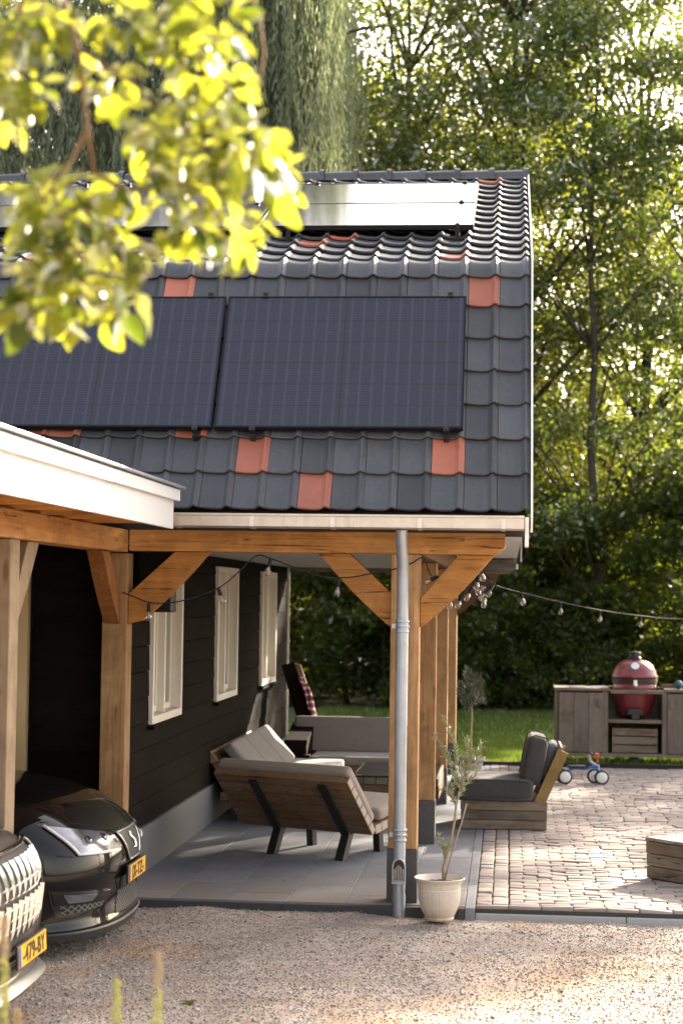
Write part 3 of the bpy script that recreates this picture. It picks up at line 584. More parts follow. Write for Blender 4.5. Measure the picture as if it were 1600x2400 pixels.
def bulb(p, tilt, par, az=0):
    global PROTO
    M = Matrix.Translation(Vector(p)) @ Euler((tilt, 0, az)).to_matrix().to_4x4()
    if PROTO is None:
        s_ = part('lamp_socket', sm, cab, par, smooth='auto', local=True); b_ = part('bulb', bm_, bulbm, s_, smooth=True, local=True); f_ = part('filament', fm, fil, s_, local=True); PROTO = (s_, b_, f_)
    else:
        s_ = PROTO[0].copy(); COL.objects.link(s_); s_.parent = par
        for q in PROTO[1:]: c_ = q.copy(); COL.objects.link(c_); c_.parent = s_
    s_.matrix_local = M
def cable(pts, r, par, sub=6):
    P = [Vector(p) for p in pts]; out = []
    for i in range(len(P) - 1):
        a, b, c_, d = P[max(i - 1, 0)], P[i], P[i + 1], P[min(i + 2, len(P) - 1)]
        for k in range(sub):
            t = k / sub; out.append(.5 * ((2 * b) + (c_ - a) * t + (2 * a - 5 * b + 4 * c_ - d) * t * t + (3 * b - a - 3 * c_ + d) * t ** 3))
    out.append(P[-1]); m = MB(); m.tube(out, r, 6); return part('cable', m, cab, par)
f1 = thing('string_lights', 'black festoon cable with clear bulbs looped along the oak beam under the gutter', 'string lights')
cable([at(287, 1388, y=12.37), at(318, 1400, y=12.33), at(350, 1412, y=12.32), at(395, 1413, y=12.3), at(450, 1402, y=12.3), at(515, 1376, y=12.3), at(560, 1340, y=12.36), at(600, 1303, y=12.36), at(635, 1309, y=12.33), at(700, 1334, y=12.33), at(760, 1352, y=12.33), at(820, 1353, y=12.36), at(880, 1342, y=12.36), at(912, 1337, y=12.36), at(960, 1322, y=12.36), at(992, 1306, y=12.37), at(1003, 1335, y=12.6), at(1020, 1362, y=12.9), at(1052, 1392, y=13.6)], .0048, f1)
for (X_, Y_, d, tl, az) in ((349, 1416, 12.3, .1, .3), (517, 1378, 12.3, .35, -1.3), (631, 1310, 12.32, .2, 1.2), (793, 1358, 12.33, .15, 2), (1012, 1342, 12.45, 1.2, 2.2)): p = at(X_, Y_, y=d); bulb(p - Vector((0, 0, .045)), tl, f1, az)
f2 = thing('string_lights', 'bunched festoon cable with clear bulbs hanging behind the right oak brace', 'string lights')
pts = [(1052, 1392, 13.9), (1075, 1397, 13.9), (1093, 1380, 13.9), (1112, 1345, 14), (1118, 1326, 14.1), (1131, 1330, 14.2), (1135, 1360, 14.3), (1134, 1378, 14.3), (1150, 1360, 14.4), (1128, 1345, 14.5), (1116, 1360, 14.6), (1140, 1392, 14.5), (1160, 1368, 14.8)]
cable([at(a, b, y=c_) for a, b, c_ in pts], .0045, f2, 5)
for (X_, Y_, d, tl, az) in ((1055, 1395, 13.9, .12, 1.6), (1078, 1394, 13.9, .4, 1.9), (1100, 1376, 13.9, .45, 2), (1118, 1350, 14, .15, 1), (1127, 1330, 14.1, .3, 4.4), (1140, 1362, 14.3, 1.1, 1.8), (1137, 1378, 14.3, .8, 1.9), (1133, 1392, 14.4, .1, 0), (1116, 1366, 14.5, .5, 4), (1126, 1384, 14.6, .6, 4.4), (1148, 1368, 14.7, .3, 1)): bulb(at(X_, Y_, y=d) - Vector((0, 0, .04)), tl, f2, az)
f3 = thing('string_lights', 'festoon cable with clear bulbs sagging across the open lawn to the right', 'string lights')
cable([at(1162, 1372, y=15), at(1190, 1381, y=16.2), at(1250, 1396, y=17.4), at(1313, 1411, y=18.4), at(1405, 1430, y=19.4), at(1500, 1443, y=20.4), at(1600, 1451, y=21.4), at(1850, 1450, y=24), at(2200, 1400, y=27)], .0055, f3)
for (X_, Y_, d) in ((1223, 1388, 16.8), (1313, 1412, 18.4), (1405, 1431, 19.4), (1500, 1444, 20.4), (1598, 1452, 21.4), (1700, 1452, 22.4)): bulb(at(X_, Y_, y=d) - Vector((0, 0, .05)), .25 if X_ < 1250 else .05, f3, 4.2)
fp = thing('lawn_pole', 'dark wooden pole on the lawn carrying the end of the string lights', 'pole', tuple(at(2200, 1400, y=27)[:2]) + (0,)); q = at(2200, 1400, y=27); m = MB(); m.tube([(q.x, q.y, -.2), (q.x, q.y, q.z + .1)], .04, 8); part('pole', m, darkw, fp)

# ---------------- veranda furniture ----------------
def cushion(m, x0, x1, y0, y1, z0, z1, r=.025, puff=.02, M=None, n=10):
    """soft box: rounded edges + slightly domed faces"""
    cx, cy, cz = (x0 + x1) / 2, (y0 + y1) / 2, (z0 + z1) / 2; hx, hy, hz = (x1 - x0) / 2, (y1 - y0) / 2, (z1 - z0) / 2
    def pt(a, b, c_):
        v = [a * hx, b * hy, c_ * hz]; h = [hx, hy, hz]; core = [max(-(h[i] - r), min(h[i] - r, v[i])) for i in range(3)]; d = [v[i] - core[i] for i in range(3)]; L = math.sqrt(sum(q * q for q in d))
        if L > 1e-6: v = [core[i] + d[i] / L * r for i in range(3)]
        pf = puff * (1 - a * a) * (1 - b * b) if abs(c_) > .99 else 0; v[2] += math.copysign(pf, c_) if abs(c_) > .99 else 0
        if abs(a) > .99: v[0] += math.copysign(puff * .5 * (1 - b * b) * (1 - c_ * c_), a)
        if abs(b) > .99: v[1] += math.copysign(puff * .5 * (1 - a * a) * (1 - c_ * c_), b)
        p = Vector((cx + v[0], cy + v[1], cz + v[2])); return M @ p if M is not None else p
    g = [-1, -.985, -.95, -.85] + [-.7 + 1.4 * i / n for i in range(n + 1)] + [.85, .95, .985, 1]; v_ = random.random()
    for ax in range(3):
        for s_ in (-1, 1):
            P = []
            for u in g:
                row = []
                for w__ in g:
                    c3 = [0, 0, 0]; c3[ax] = s_; c3[(ax + 1) % 3] = u; c3[(ax + 2) % 3] = w__; row.append(pt(*c3))
                P.append(row)
            m.grid(P if s_ > 0 else [r_[::-1] for r_ in P], 0, v_)
def fabric(name, a, rough=.95, sc=420):
    n = NM(name); v = n.coord(); wv = n.noise(n.coord(scale=(1, 8, 1)), sc / 8, 3); wr = n.noise(v, 5, 5, .6, .5); c = n.mix(wv, tuple(x * .75 for x in a), tuple(x * 1.2 for x in a)); c = n.mix(n.ramp(wr, [(.4, 0), (.75, .4)]), c, tuple(x * .7 for x in a))
    n.set(c, rough, spec=.15, Sheen_Weight=.25); n.bump(n.math('ADD', n.math('MULTIPLY', wr, .9), n.math('MULTIPLY', wv, .12)), .35, .02); return n.m
greyf = fabric('grey_fabric', (.24, .215, .20)); taupe = fabric('taupe_fabric', (.30, .255, .215)); char = fabric('charcoal_fabric', (.062, .058, .056)); endg = plain('end_grain', (.36, .29, .23), .8, nz=.3, sc=60, bump=.2)
# near sofa, seen from behind; local x along the seat, y forward
SO = thing('outdoor_sofa', 'reclined plank sofa on black steel legs seen from behind, nearest the gravel', 'sofa', (-1.60, 14.50, 0), math.atan2(-.42, .907)); L_ = .61
Mb = Matrix.Translation((0, .0, .235)) @ Matrix.Rotation(R(-138), 4, 'X')   # back frame: local y runs up the reclined back
def backM(): # local (x, s, n): s up the back, n outward (towards sitter)
    a = R(43); return Matrix.Translation((0, .02, .20)) @ Matrix(((1, 0, 0, 0), (0, -math.sin(a), math.cos(a), 0), (0, math.cos(a), math.sin(a), 0), (0, 0, 0, 1)))
Bm = backM(); m = MB(); hgt = .098
for i in range(6): m.box(-L_ + random.uniform(-.003, .003), L_ + random.uniform(-.003, .003), i * (hgt + .004) + .002, i * (hgt + .004) + hgt - .003, random.uniform(0, .005), .062, 0, None, Bm)
part('back_planks', m, brownp, SO, bevel=.005, local=True)
m = MB(); Sm = Matrix.Translation((0, .075, .205)) @ Matrix.Rotation(R(9), 4, 'X')
for i in range(6): m.box(-L_, L_, i * .100, i * .100 + .096, -.0, .07, 0, None, Sm)
part('seat_planks', m, brownp, SO, bevel=.005, local=True)
m = MB()
for i in range(6): m.box(L_ + .0035, L_ + .0075, i * (hgt + .004) + .003, i * (hgt + .004) + hgt - .003, .003, .059, 0, None, Bm); m.box(L_ + .0005, L_ + .004, i * .100 + .003, i * .100 + .093, .003, .067, 0, None, Sm)
part('plank_ends', m, endg, SO, local=True)
m = MB(); cushion(m, -L_ + .01, L_ - .01, .05, .638, .066, .155, .03, .015, Bm); part('back_cushion', m, taupe, SO, True, local=True)
m = MB(); cushion(m, -L_ + .01, L_ - .01, .10, .60, .075, .175, .03, .015, Sm); part('seat_cushion', m, taupe, SO, True, local=True)
for x in (-.29, .34):
    m = MB(); a = R(43); p0 = Bm @ Vector((0, .0, -.004)); p1 = Bm @ Vector((0, .57, -.004)); q0 = Bm @ Vector((0, -.05, .04)); n_ = Vector((0, -math.cos(a), -math.sin(a))) * .012
    m.prism([(x, p0.y, p0.z), (x, p1.y, p1.z), (x, p1.y + n_.y, p1.z + n_.z), (x, p0.y + n_.y - .01, p0.z + n_.z)], (.075, 0, 0)); m.prism([(x, p0.y - .012, p0.z + .005), (x, p0.y + .06, p0.z), (x, -.03, 0), (x, -.10, 0)], (.075, 0, 0)); part('rear_leg', m, blackm, SO, bevel=.003, local=True)
    m = MB(); m.prism([(x, .50, .27), (x, .57, .28), (x, .60, 0), (x, .53, 0)], (.06, 0, 0)); part('front_leg', m, blackm, SO, bevel=.003, local=True)
# wall sofa
W2 = thing('outdoor_sofa', 'plank sofa against the dark side wall with pale reclined back cushion', 'sofa', (-2.25, 17.4, 0))
m = MB()
for i in range(5): m.box(-2.58, -1.70, 16.45 + i * .52, 16.45 + i * .52 + .5, .20, .27)
part('seat_planks', m, MAT['brown_plank'], W2, bevel=.005)
m = MB()
for i in range(4): z = .25 + i * .1; x = -2.38 - i * .075; m.prism([(x, 16.42, z), (x - .07, 16.42, z + .095), (x - .125, 16.42, z + .07), (x - .055, 16.42, z - .025)], (0, 2.62, 0))
part('back_planks', m, MAT['brown_plank'], W2, bevel=.004)
for i in range(3):
    m = MB(); a = R(42); Q = Matrix.Translation((-2.20, 16.5 + i * .85, .37)) @ Matrix(((-math.sin(a), 0, math.cos(a), 0), (0, 1, 0, 0), (math.cos(a), 0, math.sin(a), 0), (0, 0, 0, 1))); cushion(m, 0, .46, .005, .845, -.09, 0.01, .03, .015, Q); part('back_cushion', m, greyf, W2, True)
m = MB(); cushion(m, -2.28, -1.68, 16.5, 19.0, .275, .37, .03, .01); part('seat_cushion', m, greyf, W2, True)
for (x, y) in ((-2.5, 16.6), (-1.8, 16.6), (-2.5, 18.8), (-1.8, 18.8)): m = MB(); m.box(x, x + .06, y, y + .06, 0, .2); part('leg', m, blackm, W2)
# far sofa
W3 = thing('outdoor_sofa', 'long sofa with plain grey back cushion facing the camera in front of the lawn', 'sofa', (-1.5, 20, 0))
m = MB(); a = R(24); Q = Matrix.Translation((0, 20.0, .34)) @ Matrix(((1, 0, 0, 0), (0, math.sin(a), -math.cos(a), 0), (0, math.cos(a), math.sin(a), 0), (0, 0, 0, 1)))
cushion(m, -2.34, -.70, 0, .42, -.06, .05, .035, .012, Q); part('back_cushion', m, greyf, W3, True)
m = MB(); Q2 = Q @ Matrix.Translation((0, 0, -.07)); m.box(-2.36, -.68, -.1, .36, -.06, 0, 0, None, Q2); part('back_planks', m, MAT['brown_plank'], W3, bevel=.004)
m = MB(); cushion(m, -2.10, -.70, 19.35, 20.02, .26, .36, .035, .01); part('seat_cushion', m, greyf, W3, True)
m = MB(); m.box(-2.36, -.68, 19.35, 20.1, .18, .258); part('seat_planks', m, MAT['brown_plank'], W3, bevel=.004)
m = MB(); m.prism([(-2.37, 19.35, .18), (-2.37, 19.35, .45), (-2.37, 19.45, .52), (-2.37, 20.3, .66), (-2.37, 20.3, .18)], (.25, 0, 0)); m.box(-2.37, -2.08, 19.3, 19.95, .33, .375); part('arm', m, darkw, W3, bevel=.004)
for (x, y) in ((-2.2, 19.4), (-.8, 19.4), (-2.2, 20.0), (-.8, 20.0)): m = MB(); m.box(x, x + .06, y, y + .06, 0, .18); part('leg', m, blackm, W3)
# leaning board + colourful towel
LB = thing('leaning_board', 'dark tall wooden board leaning beside the grey sofa at the end of the wall', 'board', (-2.3, 20.5, 0))
m = MB(); m.prism([(-2.55, 20.55, 1.27), (-2.40, 20.55, 1.31), (-2.01, 20.55, .20), (-2.22, 20.55, .20)], (0, .10, 0)); part('board', m, darkw, LB, bevel=.005)
m = MB(); m.prism([(-2.40, 20.53, 1.30), (-2.33, 20.53, 1.28), (-1.99, 20.53, .3), (-2.04, 20.53, .3)], (0, .05, 0)); part('edge_strip', m, MAT['brown_plank'], LB, bevel=.003)
n = NM('towel_stripes'); wv = n.node('TexWave', _bands_direction='Z'); wv.inputs['Scale'].default_value = 4.5; wv.inputs['Distortion'].default_value = 5; n.link(n.coord(), wv.inputs[0]); n.set(n.ramp(wv.outputs['Fac'], [(0, (.25, .05, .12)), (.3, (.45, .10, .25)), (.55, (.10, .08, .30)), (.75, (.75, .45, .12)), (1, (.75, .70, .70))]), .9)
TWL = MB(); P = []
for i in range(12):
    f = i / 11; z = 1.14 - .60 * f; x = -2.315 + .225 * f + .02 * math.sin(f * 7); P.append([(x + (j / 6 - .5) * (.02 + .11 * math.sin(math.pi * min(1, .15 + f))) * .6, 20.50 - .03 * math.sin(j * 1.1 + f * 5), z) for j in range(7)])
TWL.grid(P); t_ = part('towel', TWL, n.m, None, True); so_ = t_.modifiers.new('sol', 'SOLIDIFY'); so_.thickness = .015; tag(t_, 'narrow colourful pink and yellow towel hanging on the edge of the leaning dark board', 'towel')
# table
TB = thing('coffee_table', 'low plank table with a glass sheet on top between the veranda sofas', 'table', (-1.1, 17.4, 0))
m = MB()
for i in range(7): x = -1.42 + i * .115; m.box(x, x + .108, 16.75, 18.25, .345, .405)
part('top_planks', m, greywz, TB, bevel=.004)
m = MB(); m.box(-1.42, -.62, 16.77, 16.80, .20, .34); m.box(-1.42, -.62, 18.20, 18.23, .20, .34); m.box(-1.42, -1.38, 16.8, 18.2, .2, .34); m.box(-.66, -.62, 16.8, 18.2, .2, .34); part('apron', m, MAT['brown_plank'], TB, bevel=.004)
tg = NM('table_glass').set((.05, .08, .06), .03, spec=.7, Transmission_Weight=.85, IOR=1.3); m = MB(); m.box(-1.40, -.64, 16.76, 18.24, .408, .415); part('glass_top', m, tg, TB)
for (x, y) in ((-1.34, 16.9), (-.76, 16.9), (-1.34, 18.0), (-.76, 18.0)): m = MB(); m.box(x, x + .06, y, y + .06, 0, .20); part('leg', m, blackm, TB)

# ---------------- lounge chair on the paving ----------------
LC = thing('lounge_chair', 'weathered plank lounge chair with thick charcoal cushions on the brick paving', 'lounge chair', (0, 16.8, 0))
m = MB()
for i in range(3):
    z = .008 + i * .0835; m.box(-.40 - .004 * i, .357 + .003 * i, 16.40, 16.425, z, z + .079); m.box(.332, .357, 16.43, 17.2, z, z + .079); m.box(-.40, -.375, 16.43, 17.2, z, z + .079); m.box(-.4, .357, 17.2, 17.225, z, z + .079)
m.box(-.37, .33, 16.43, 17.2, .22, .25); part('base', m, greywx, LC, bevel=.004)
m = MB(); m.prism([(.245, 16.40, .258), (.352, 16.40, .258), (.545, 16.40, .69), (.455, 16.40, .73)], (0, .032, 0)); part('back_side', m, ply, LC, bevel=.003); m = MB(); m.prism([(.245, 17.18, .258), (.352, 17.18, .258), (.545, 17.18, .69), (.455, 17.18, .73)], (0, .032, 0)); part('back_side', m, ply, LC, bevel=.003)
m = MB()
for i in range(5): x = .25 + i * .041; z = .28 + i * .095; m.prism([(x + .02, 16.435, z), (x + .06, 16.435, z + .088), (x + .085, 16.435, z + .078), (x + .045, 16.435, z - .01)], (0, .74, 0))
part('back_slats', m, greywx, LC, bevel=.003)
m = MB(); cushion(m, -.50, .235, 16.36, 17.18, .258, .450, .045, .018); part('seat_cushion', m, char, LC, True)
m = MB(); Q = Matrix.Translation((.155, 16.42, .42)) @ Matrix.Rotation(R(11), 4, 'Y'); cushion(m, -.04, .14, 0, .62, 0, .42, .05, .022, Q); part('back_cushion', m, char, LC, True)
m = MB(); Q = Matrix.Translation((.275, 16.70, .42)) @ Matrix.Rotation(R(22), 4, 'Y'); cushion(m, -.03, .07, 0, .42, 0, .36, .045, .02, Q); part('rear_cushion', m, fabric('worn_grey_fabric', (.16, .16, .17)), LC, True)
m = MB()
for (a_, b_) in (((-.04, .42), (.15, .42)),):
    for yy in (.01, .61): m.tube([Matrix.Translation((.155, 16.42, .42)) @ Matrix.Rotation(R(11), 4, 'Y') @ Vector(q) for q in ((-.045, yy, .0), (-.05, yy, .2), (-.045, yy, .40), (.02, yy, .435), (.11, yy, .43), (.155, yy, .38), (.16, yy, .1))], .007, 6)
part('piping', m, char, LC, True); m = MB(); m.tube([(-.48, 16.375, .435), (-.2, 16.352, .447), (.1, 16.352, .447), (.22, 16.375, .437)], .007, 6); part('piping', m, char, LC, True); m = MB(); m.tube([(-.48, 16.375, .285), (-.2, 16.352, .275), (.1, 16.352, .275), (.22, 16.375, .285)], .007, 6); part('piping', m, char, LC, True)

# ---------------- plank bench right ----------------
PB = thing('plank_bench', 'low weathered plank box bench cut off by the right edge on the brick paving', 'bench', (1.032, 13.76, 0), R(-46))
m = MB()
for i in range(3):
    z = .012 + i * .0905; e = random.uniform(-.008, .01); m.box(e, 1.1, 0, .024, z, z + .086); m.box(0, .024, .026, .8, z, z + .086); m.box(0, 1.1, .78, .804, z, z + .086); m.box(1.076, 1.1, .026, .78, z, z + .086)
part('side_planks', m, greywx, PB, bevel=.005, local=True)
m = MB()
for i in range(12): x = i * .0925; m.box(x, x + .088, -.008, .81, .285, .309)
part('top_planks', m, wood('pale_plank_top', (.22, .19, .16), (.46, .42, .37), 'y', grain=.9), PB, bevel=.004, local=True)
# fire bowl
FB = thing('fire_bowl', 'rusty steel fire bowl standing on the paving at the right edge', 'fire bowl', (1.93, 15.5, 0)); rust = plain('rusty_steel', (.20, .12, .085), .8, .2, nz=.4, sc=14, bump=.2)
m = MB(); m.lathe([(.05, .12), (.22, .16), (.36, .26), (.43, .345), (.435, .35), (.425, .352), (.35, .275), (.21, .178), (.001, .14)], (1.93, 15.5, 0), 36); part('bowl', m, rust, FB, smooth='auto')
m = MB(); m.lathe([(.24, .0), (.24, .015), (.09, .03), (.07, .13)], (1.93, 15.5, 0), 24); part('foot', m, rust, FB, smooth='auto')

# ---------------- olive in pot on the gravel ----------------
PT = thing('plant_pot', 'pale fluted plastic pot on the gravel at the foot of the downpipe', 'plant pot', (-.432, 12.08, -.05)); potm = None
n = NM('pot_plastic'); v = n.coord(); g = n.noise(v, 18, 6, .7); s3 = n.node('SeparateXYZ'); n.link(v, s3.inputs[0])
low = n.ramp(s3.outputs[2], [(.0, .85), (.09, .15), (.2, .05)]); c = n.mix(g, (.58, .50, .40), (.72, .65, .56)); c = n.mix(n.math('MULTIPLY', low, n.ramp(g, [(.35, 1), (.7, .25)])), c, (.34, .20, .10)); c = n.mix(n.ramp(n.noise(v, 60, 4), [(.6, 0), (.75, .4)]), c, (.38, .29, .2)); n.set(c, .6); n.bump(g, .15, .004); potm = n.m
prof = [(.088, 0), (.094, .003), (.098, .012), (.094, .022), (.098, .03), (.121, .075), (.135, .13), (.139, .175), (.140, .198), (.1405, .202), (.138, .206), (.139, .21), (.141, .232), (.151, .252), (.163, .264), (.167, .268), (.168, .273), (.163, .276), (.155, .270), (.135, .24), (.13, .235), (.001, .232)]
m = MB(); m.lathe(prof, (-.432, 12.08, -.05), 120, flute=lambda j, a: (.0034 * abs(math.sin(a * 22)) - .0025) if 5 <= j <= 7 else ((.0015 * abs(math.sin(a * 22))) if j == 4 else (.0012 * math.sin(a * 30) * math.sin(a * 7) if 11 <= j <= 12 else 0))); part('pot', m, potm, PT, smooth='auto')
m = MB(); P = []
for i in range(9): P.append([(-.432 + .137 * i / 8 * math.cos(a), 12.08 + .137 * i / 8 * math.sin(a), -.05 + .238 + random.uniform(-.004, .006)) for a in [2 * math.pi * q / 28 for q in range(29)]])
m.grid([[Vector(p) for p in r_] for r_ in P]); part('soil', m, plain('potting_soil', (.10, .06, .035), .95, nz=.5, sc=80, bump=.6), PT)
OT = thing('olive_sapling', 'thin young olive sapling leaning right in the pale fluted pot', 'sapling', tuple(at(1041, 2056, y=12.08)))
k_ = 1.0204; oy = 12.08
def pl_(pts, d0=0, d1=0): return [at(a * k_, b * k_, y=oy + d0 + (d1 - d0) * i / max(1, len(pts) - 1)) for i, (a, b) in enumerate(pts)]
trunk = [((1019, 2020), (1017, 1995), (1027, 1960), (1037, 1920), (1044, 1880), (1047, 1850), (1056, 1815)), ]
brs = [(((1056, 1815), (1046, 1795), (1031, 1745), (1018, 1718), (1003, 1700), (1000, 1685)), -.05), (((1056, 1815), (1060, 1780), (1048, 1745), (1040, 1700), (1030, 1675), (1018, 1650)), .08), (((1058, 1810), (1066, 1775), (1062, 1750), (1074, 1710), (1072, 1695)), -.04), (((1062, 1800), (1075, 1775), (1084, 1765), (1098, 1735), (1104, 1710), (1108, 1705)), .1), (((1056, 1815), (1070, 1800), (1092, 1780), (1096, 1772)), .02), (((1047, 1850), (1036, 1830), (1024, 1815), (1010, 1812)), -.03), (((1047, 1852), (1035, 1822), (1040, 1800)), .03), (((1056, 1815), (1048, 1780), (1045, 1765), (1022, 1735)), .06), (((1033, 1935), (1020, 1955), (1012, 1930), (1003, 1918)), .0), (((1020, 1975), (1019, 1950), (1017, 1930)), .02), (((1062, 1790), (1078, 1748), (1082, 1725), (1070, 1705)), .05), (((1050, 1830), (1064, 1812), (1060, 1795)), .1)]
bark = plain('olive_bark', (.30, .24, .15), .85, nz=.3, sc=60, bump=.3)
m = MB(); m.tube(pl_(trunk[0]), [.0125, .012, .010, .0088, .008, .0075, .006], 9)
m.tube(pl_(((1021, 2022), (1030, 1985), (1048, 1925), (1062, 1880), (1071, 1845))), [.006, .0055, .0055, .005, .005], 8)
tw = []
for pts, dd in brs: P = pl_(pts, 0, dd); tw.append(P); m.tube(P, [.0045 - .003 * i / (len(P) - 1) for i in range(len(P))], 6)
part('trunk', m, bark, OT, True)
def leaf_blade(V, F, c_, d, up, L, W, curl=.15, nseg=3):
    """narrow leaf of nseg*2 quads appended to lists"""
    d = d.normalized(); s_ = d.cross(up); s_ = s_.normalized() if s_.length > 1e-4 else Vector((1, 0, 0)); n_ = s_.cross(d); b = len(V)
    for i in range(nseg + 1):
        t = i / nseg; wv = W * .5 * math.sin(math.pi * (.08 + .87 * t)) ** .8; p = c_ + d * (L * t) - n_ * (curl * L * t * t); V.append(p - s_ * wv + n_ * wv * .35); V.append(p); V.append(p + s_ * wv + n_ * wv * .35)
    for i in range(nseg):
        for j in (0, 1): q = b + i * 3 + j; F.append((q, q + 1, q + 4, q + 3))
olm = leafmat('olive_leaf', (.12, .15, .055), (.27, .29, .16), (.26, .32, .06), (.42, .44, .14), .3, .4, .5)
V, F = [], []
for P in tw:
    L = [(P[i], P[i + 1]) for i in range(len(P) - 1)]
    for i, (a, b) in enumerate(L):
        if i == 0 and len(L) > 3: continue
        nn = int((b - a).length / .0078) + 1
        for k in range(nn):
            p = a.lerp(b, k / nn)
            for sgn in (-1, 1):
                if random.random() < .97:
                    d = (b - a).normalized() * random.uniform(.3, 1.1) + Vector((random.uniform(-1, 1), random.uniform(-1, 1), random.uniform(-.5, .9))) * .8; leaf_blade(V, F, p, d, Vector((random.uniform(-1, 1), random.uniform(-1, 1), 1)), random.uniform(.025, .052), random.uniform(.006, .011), random.uniform(-.1, .3))
npmesh('foliage', np.array([tuple(p) for p in V]), np.array(F), olm, OT, rnd=np.repeat(rng.random(len(F) // 6), 6))

# small standard olive behind the chair
P2 = thing('plant_pot', 'grey pot behind the lounge chair at the far end of the veranda', 'plant pot', (-.385, 20.3, 0)); m = MB(); m.lathe([(.09, 0), (.12, .2), (.125, .25), (.15, .27), (.15, .31), (.135, .31), (.125, .27), (.001, .26)], (-.385, 20.3, 0), 40); part('pot', m, plain('grey_pot', (.30, .27, .24), .7), P2, smooth='auto')
O2 = thing('standard_olive', 'small standard olive with a round grey-green crown in the grey pot', 'olive tree', (-.385, 20.3, .26)); m = MB(); m.tube([(-.385, 20.3, .25), (-.40, 20.3, .5), (-.39, 20.3, .80), (-.40, 20.3, .95)], [.014, .012, .011, .008], 8)
for i in range(14): a = random.uniform(0, 6.28); m.tube([(-.395, 20.3, .82 + .01 * i), (-.395 + .1 * math.cos(a), 20.3 + .1 * math.sin(a), .95 + .02 * i)], [.005, .002], 5)
part('trunk', m, bark, O2)
V, F = [], []
for i in range(950):
    d = Vector((random.gauss(0, 1), random.gauss(0, 1), random.gauss(0, 1))).normalized(); r_ = random.uniform(.3, 1) ** .6 * (.85 + .25 * math.sin(d.x * 5 + d.z * 4)); p = Vector((-.395, 20.3, 1.06)) + Vector((d.x * .18, d.y * .18, d.z * .25)) * r_; leaf_blade(V, F, p, d + Vector((random.uniform(-1, 1), random.uniform(-1, 1), random.uniform(-.2, 1))), Vector((0, 0, 1)), .05, .013, .1, 2)
npmesh('crown', np.array([tuple(p) for p in V]), np.array(F), leafmat('grey_olive_leaf', (.05, .07, .045), (.11, .13, .10), (.08, .12, .03), (.14, .17, .07), .25), O2, rnd=np.repeat(rng.random(len(F) // 4), 4))

# ---------------- outdoor kitchen ----------------
K = thing('outdoor_kitchen', 'weathered plank outdoor kitchen cabinet with two doors beside the lawn', 'outdoor kitchen', (1.6, 23.4, 0))
KY0, KY1 = 23.10, 23.80
m = MB(); m.box(.60, 2.60, KY0 - .01, KY1, .105, .145); m.box(.605, .64, KY0 + .02, KY1, .147, .92); m.box(1.185, 1.255, KY0, KY1, .147, .92); m.box(1.925, 1.985, KY0, KY1, .147, .92); m.box(2.565, 2.6, KY0 + .02, KY1, .147, .92); m.box(.64, 2.56, KY1 - .03, KY1, .147, .92); part('carcass', m, greywz, K, bevel=.004)
m = MB(); m.box(.585, 1.28, KY0 - .025, KY0 + .20, .922, .958); m.box(1.95, 2.62, KY0 - .025, KY0 + .2, .922, .958); m.box(1.285, 1.945, KY0 - .025, KY0 + .05, .895, .94)
for i in (1, 2): m.box(.585, 1.28, KY0 + .005 + i * .22 - .015, KY0 + .2 + i * .22, .922, .957); m.box(1.95, 2.62, KY0 - .01 + i * .22, KY0 + .2 + i * .22, .922, .957)
m.box(1.285, 1.945, KY1 - .12, KY1, .922, .957); part('worktop', m, MAT['weathered_plank'], K, bevel=.004)
for (x0, hx) in ((.645, 1.13), (1.99, 2.02)):
    m = MB()
    for i in range(3): m.box(x0 + i * .185, x0 + i * .185 + .181, KY0 - .012, KY0 + .012, .155, .90)
    d_ = part('door', m, greywz, K, bevel=.003); m = MB(); m.box(hx, hx + .035, KY0 - .035, KY0 - .013, .72, .82); part('handle', m, greywz, d_, bevel=.003)
m = MB(); m.box(1.257, 1.923, KY0 + .02, KY1 - .03, .525, .565); part('shelf', m, MAT['weathered_plank'], K, bevel=.003)
for x in (.72, 1.6, 2.45):
    for y in (KY0 + .08, KY1 - .1): m = MB(); m.lathe([(.045, -.015), (.048, -.01), (.048, .01), (.045, .015)], (x, y, .05), 16, M=Matrix.Rotation(R(90), 4, 'X')); m.box(x - .03, x + .03, y - .03, y + .03, .09, .104); part('castor', m, rubber, K)
DC = thing('wooden_crate', 'slatted wooden crate stored in the lower opening of the outdoor kitchen', 'crate', (1.59, 23.2, .147)); m = MB()
for i in range(3): m.box(1.31, 1.875, KY0 + .05, KY0 + .07, .155 + i * .105, .155 + i * .105 + .092)
m.box(1.31, 1.33, KY0 + .075, KY0 + .5, .15, .45); m.box(1.855, 1.875, KY0 + .075, KY0 + .5, .15, .45); m.box(1.33, 1.855, KY0 + .075, KY0 + .5, .15, .17); part('slats', m, MAT['weathered_plank'], DC, bevel=.003)
KM = thing('kamado_grill', 'dark red ceramic kamado grill with black band set in the outdoor kitchen', 'grill', (1.605, 23.47, .565)); n = NM('red_ceramic'); v = n.coord(); b_ = n.vor(v, 70); n.set(n.mix(n.noise(v, 6, 4), (.15, .016, .018), (.24, .035, .04)), .28, coat=.5); n.bump(b_, .5, .006); red = n.m
c_ = (1.605, 23.47, 0); m = MB(); m.lathe([(.12, .575), (.17, .60), (.225, .70), (.262, .82), (.275, .95), (.279, 1.02)], c_, 48); part('base_bowl', m, red, KM, True)
m = MB(); m.lathe([(.278, 1.075), (.292, 1.09), (.293, 1.105), (.282, 1.12), (.262, 1.18), (.222, 1.24), (.165, 1.285), (.10, 1.308), (.06, 1.312)], c_, 48); LD = part('lid', m, red, KM, True)
m = MB(); m.lathe([(.281, 1.018), (.288, 1.02), (.288, 1.045), (.284, 1.047), (.284, 1.052), (.289, 1.054), (.289, 1.074), (.281, 1.076)], c_, 48); part('band', m, blackm, KM, smooth='auto')
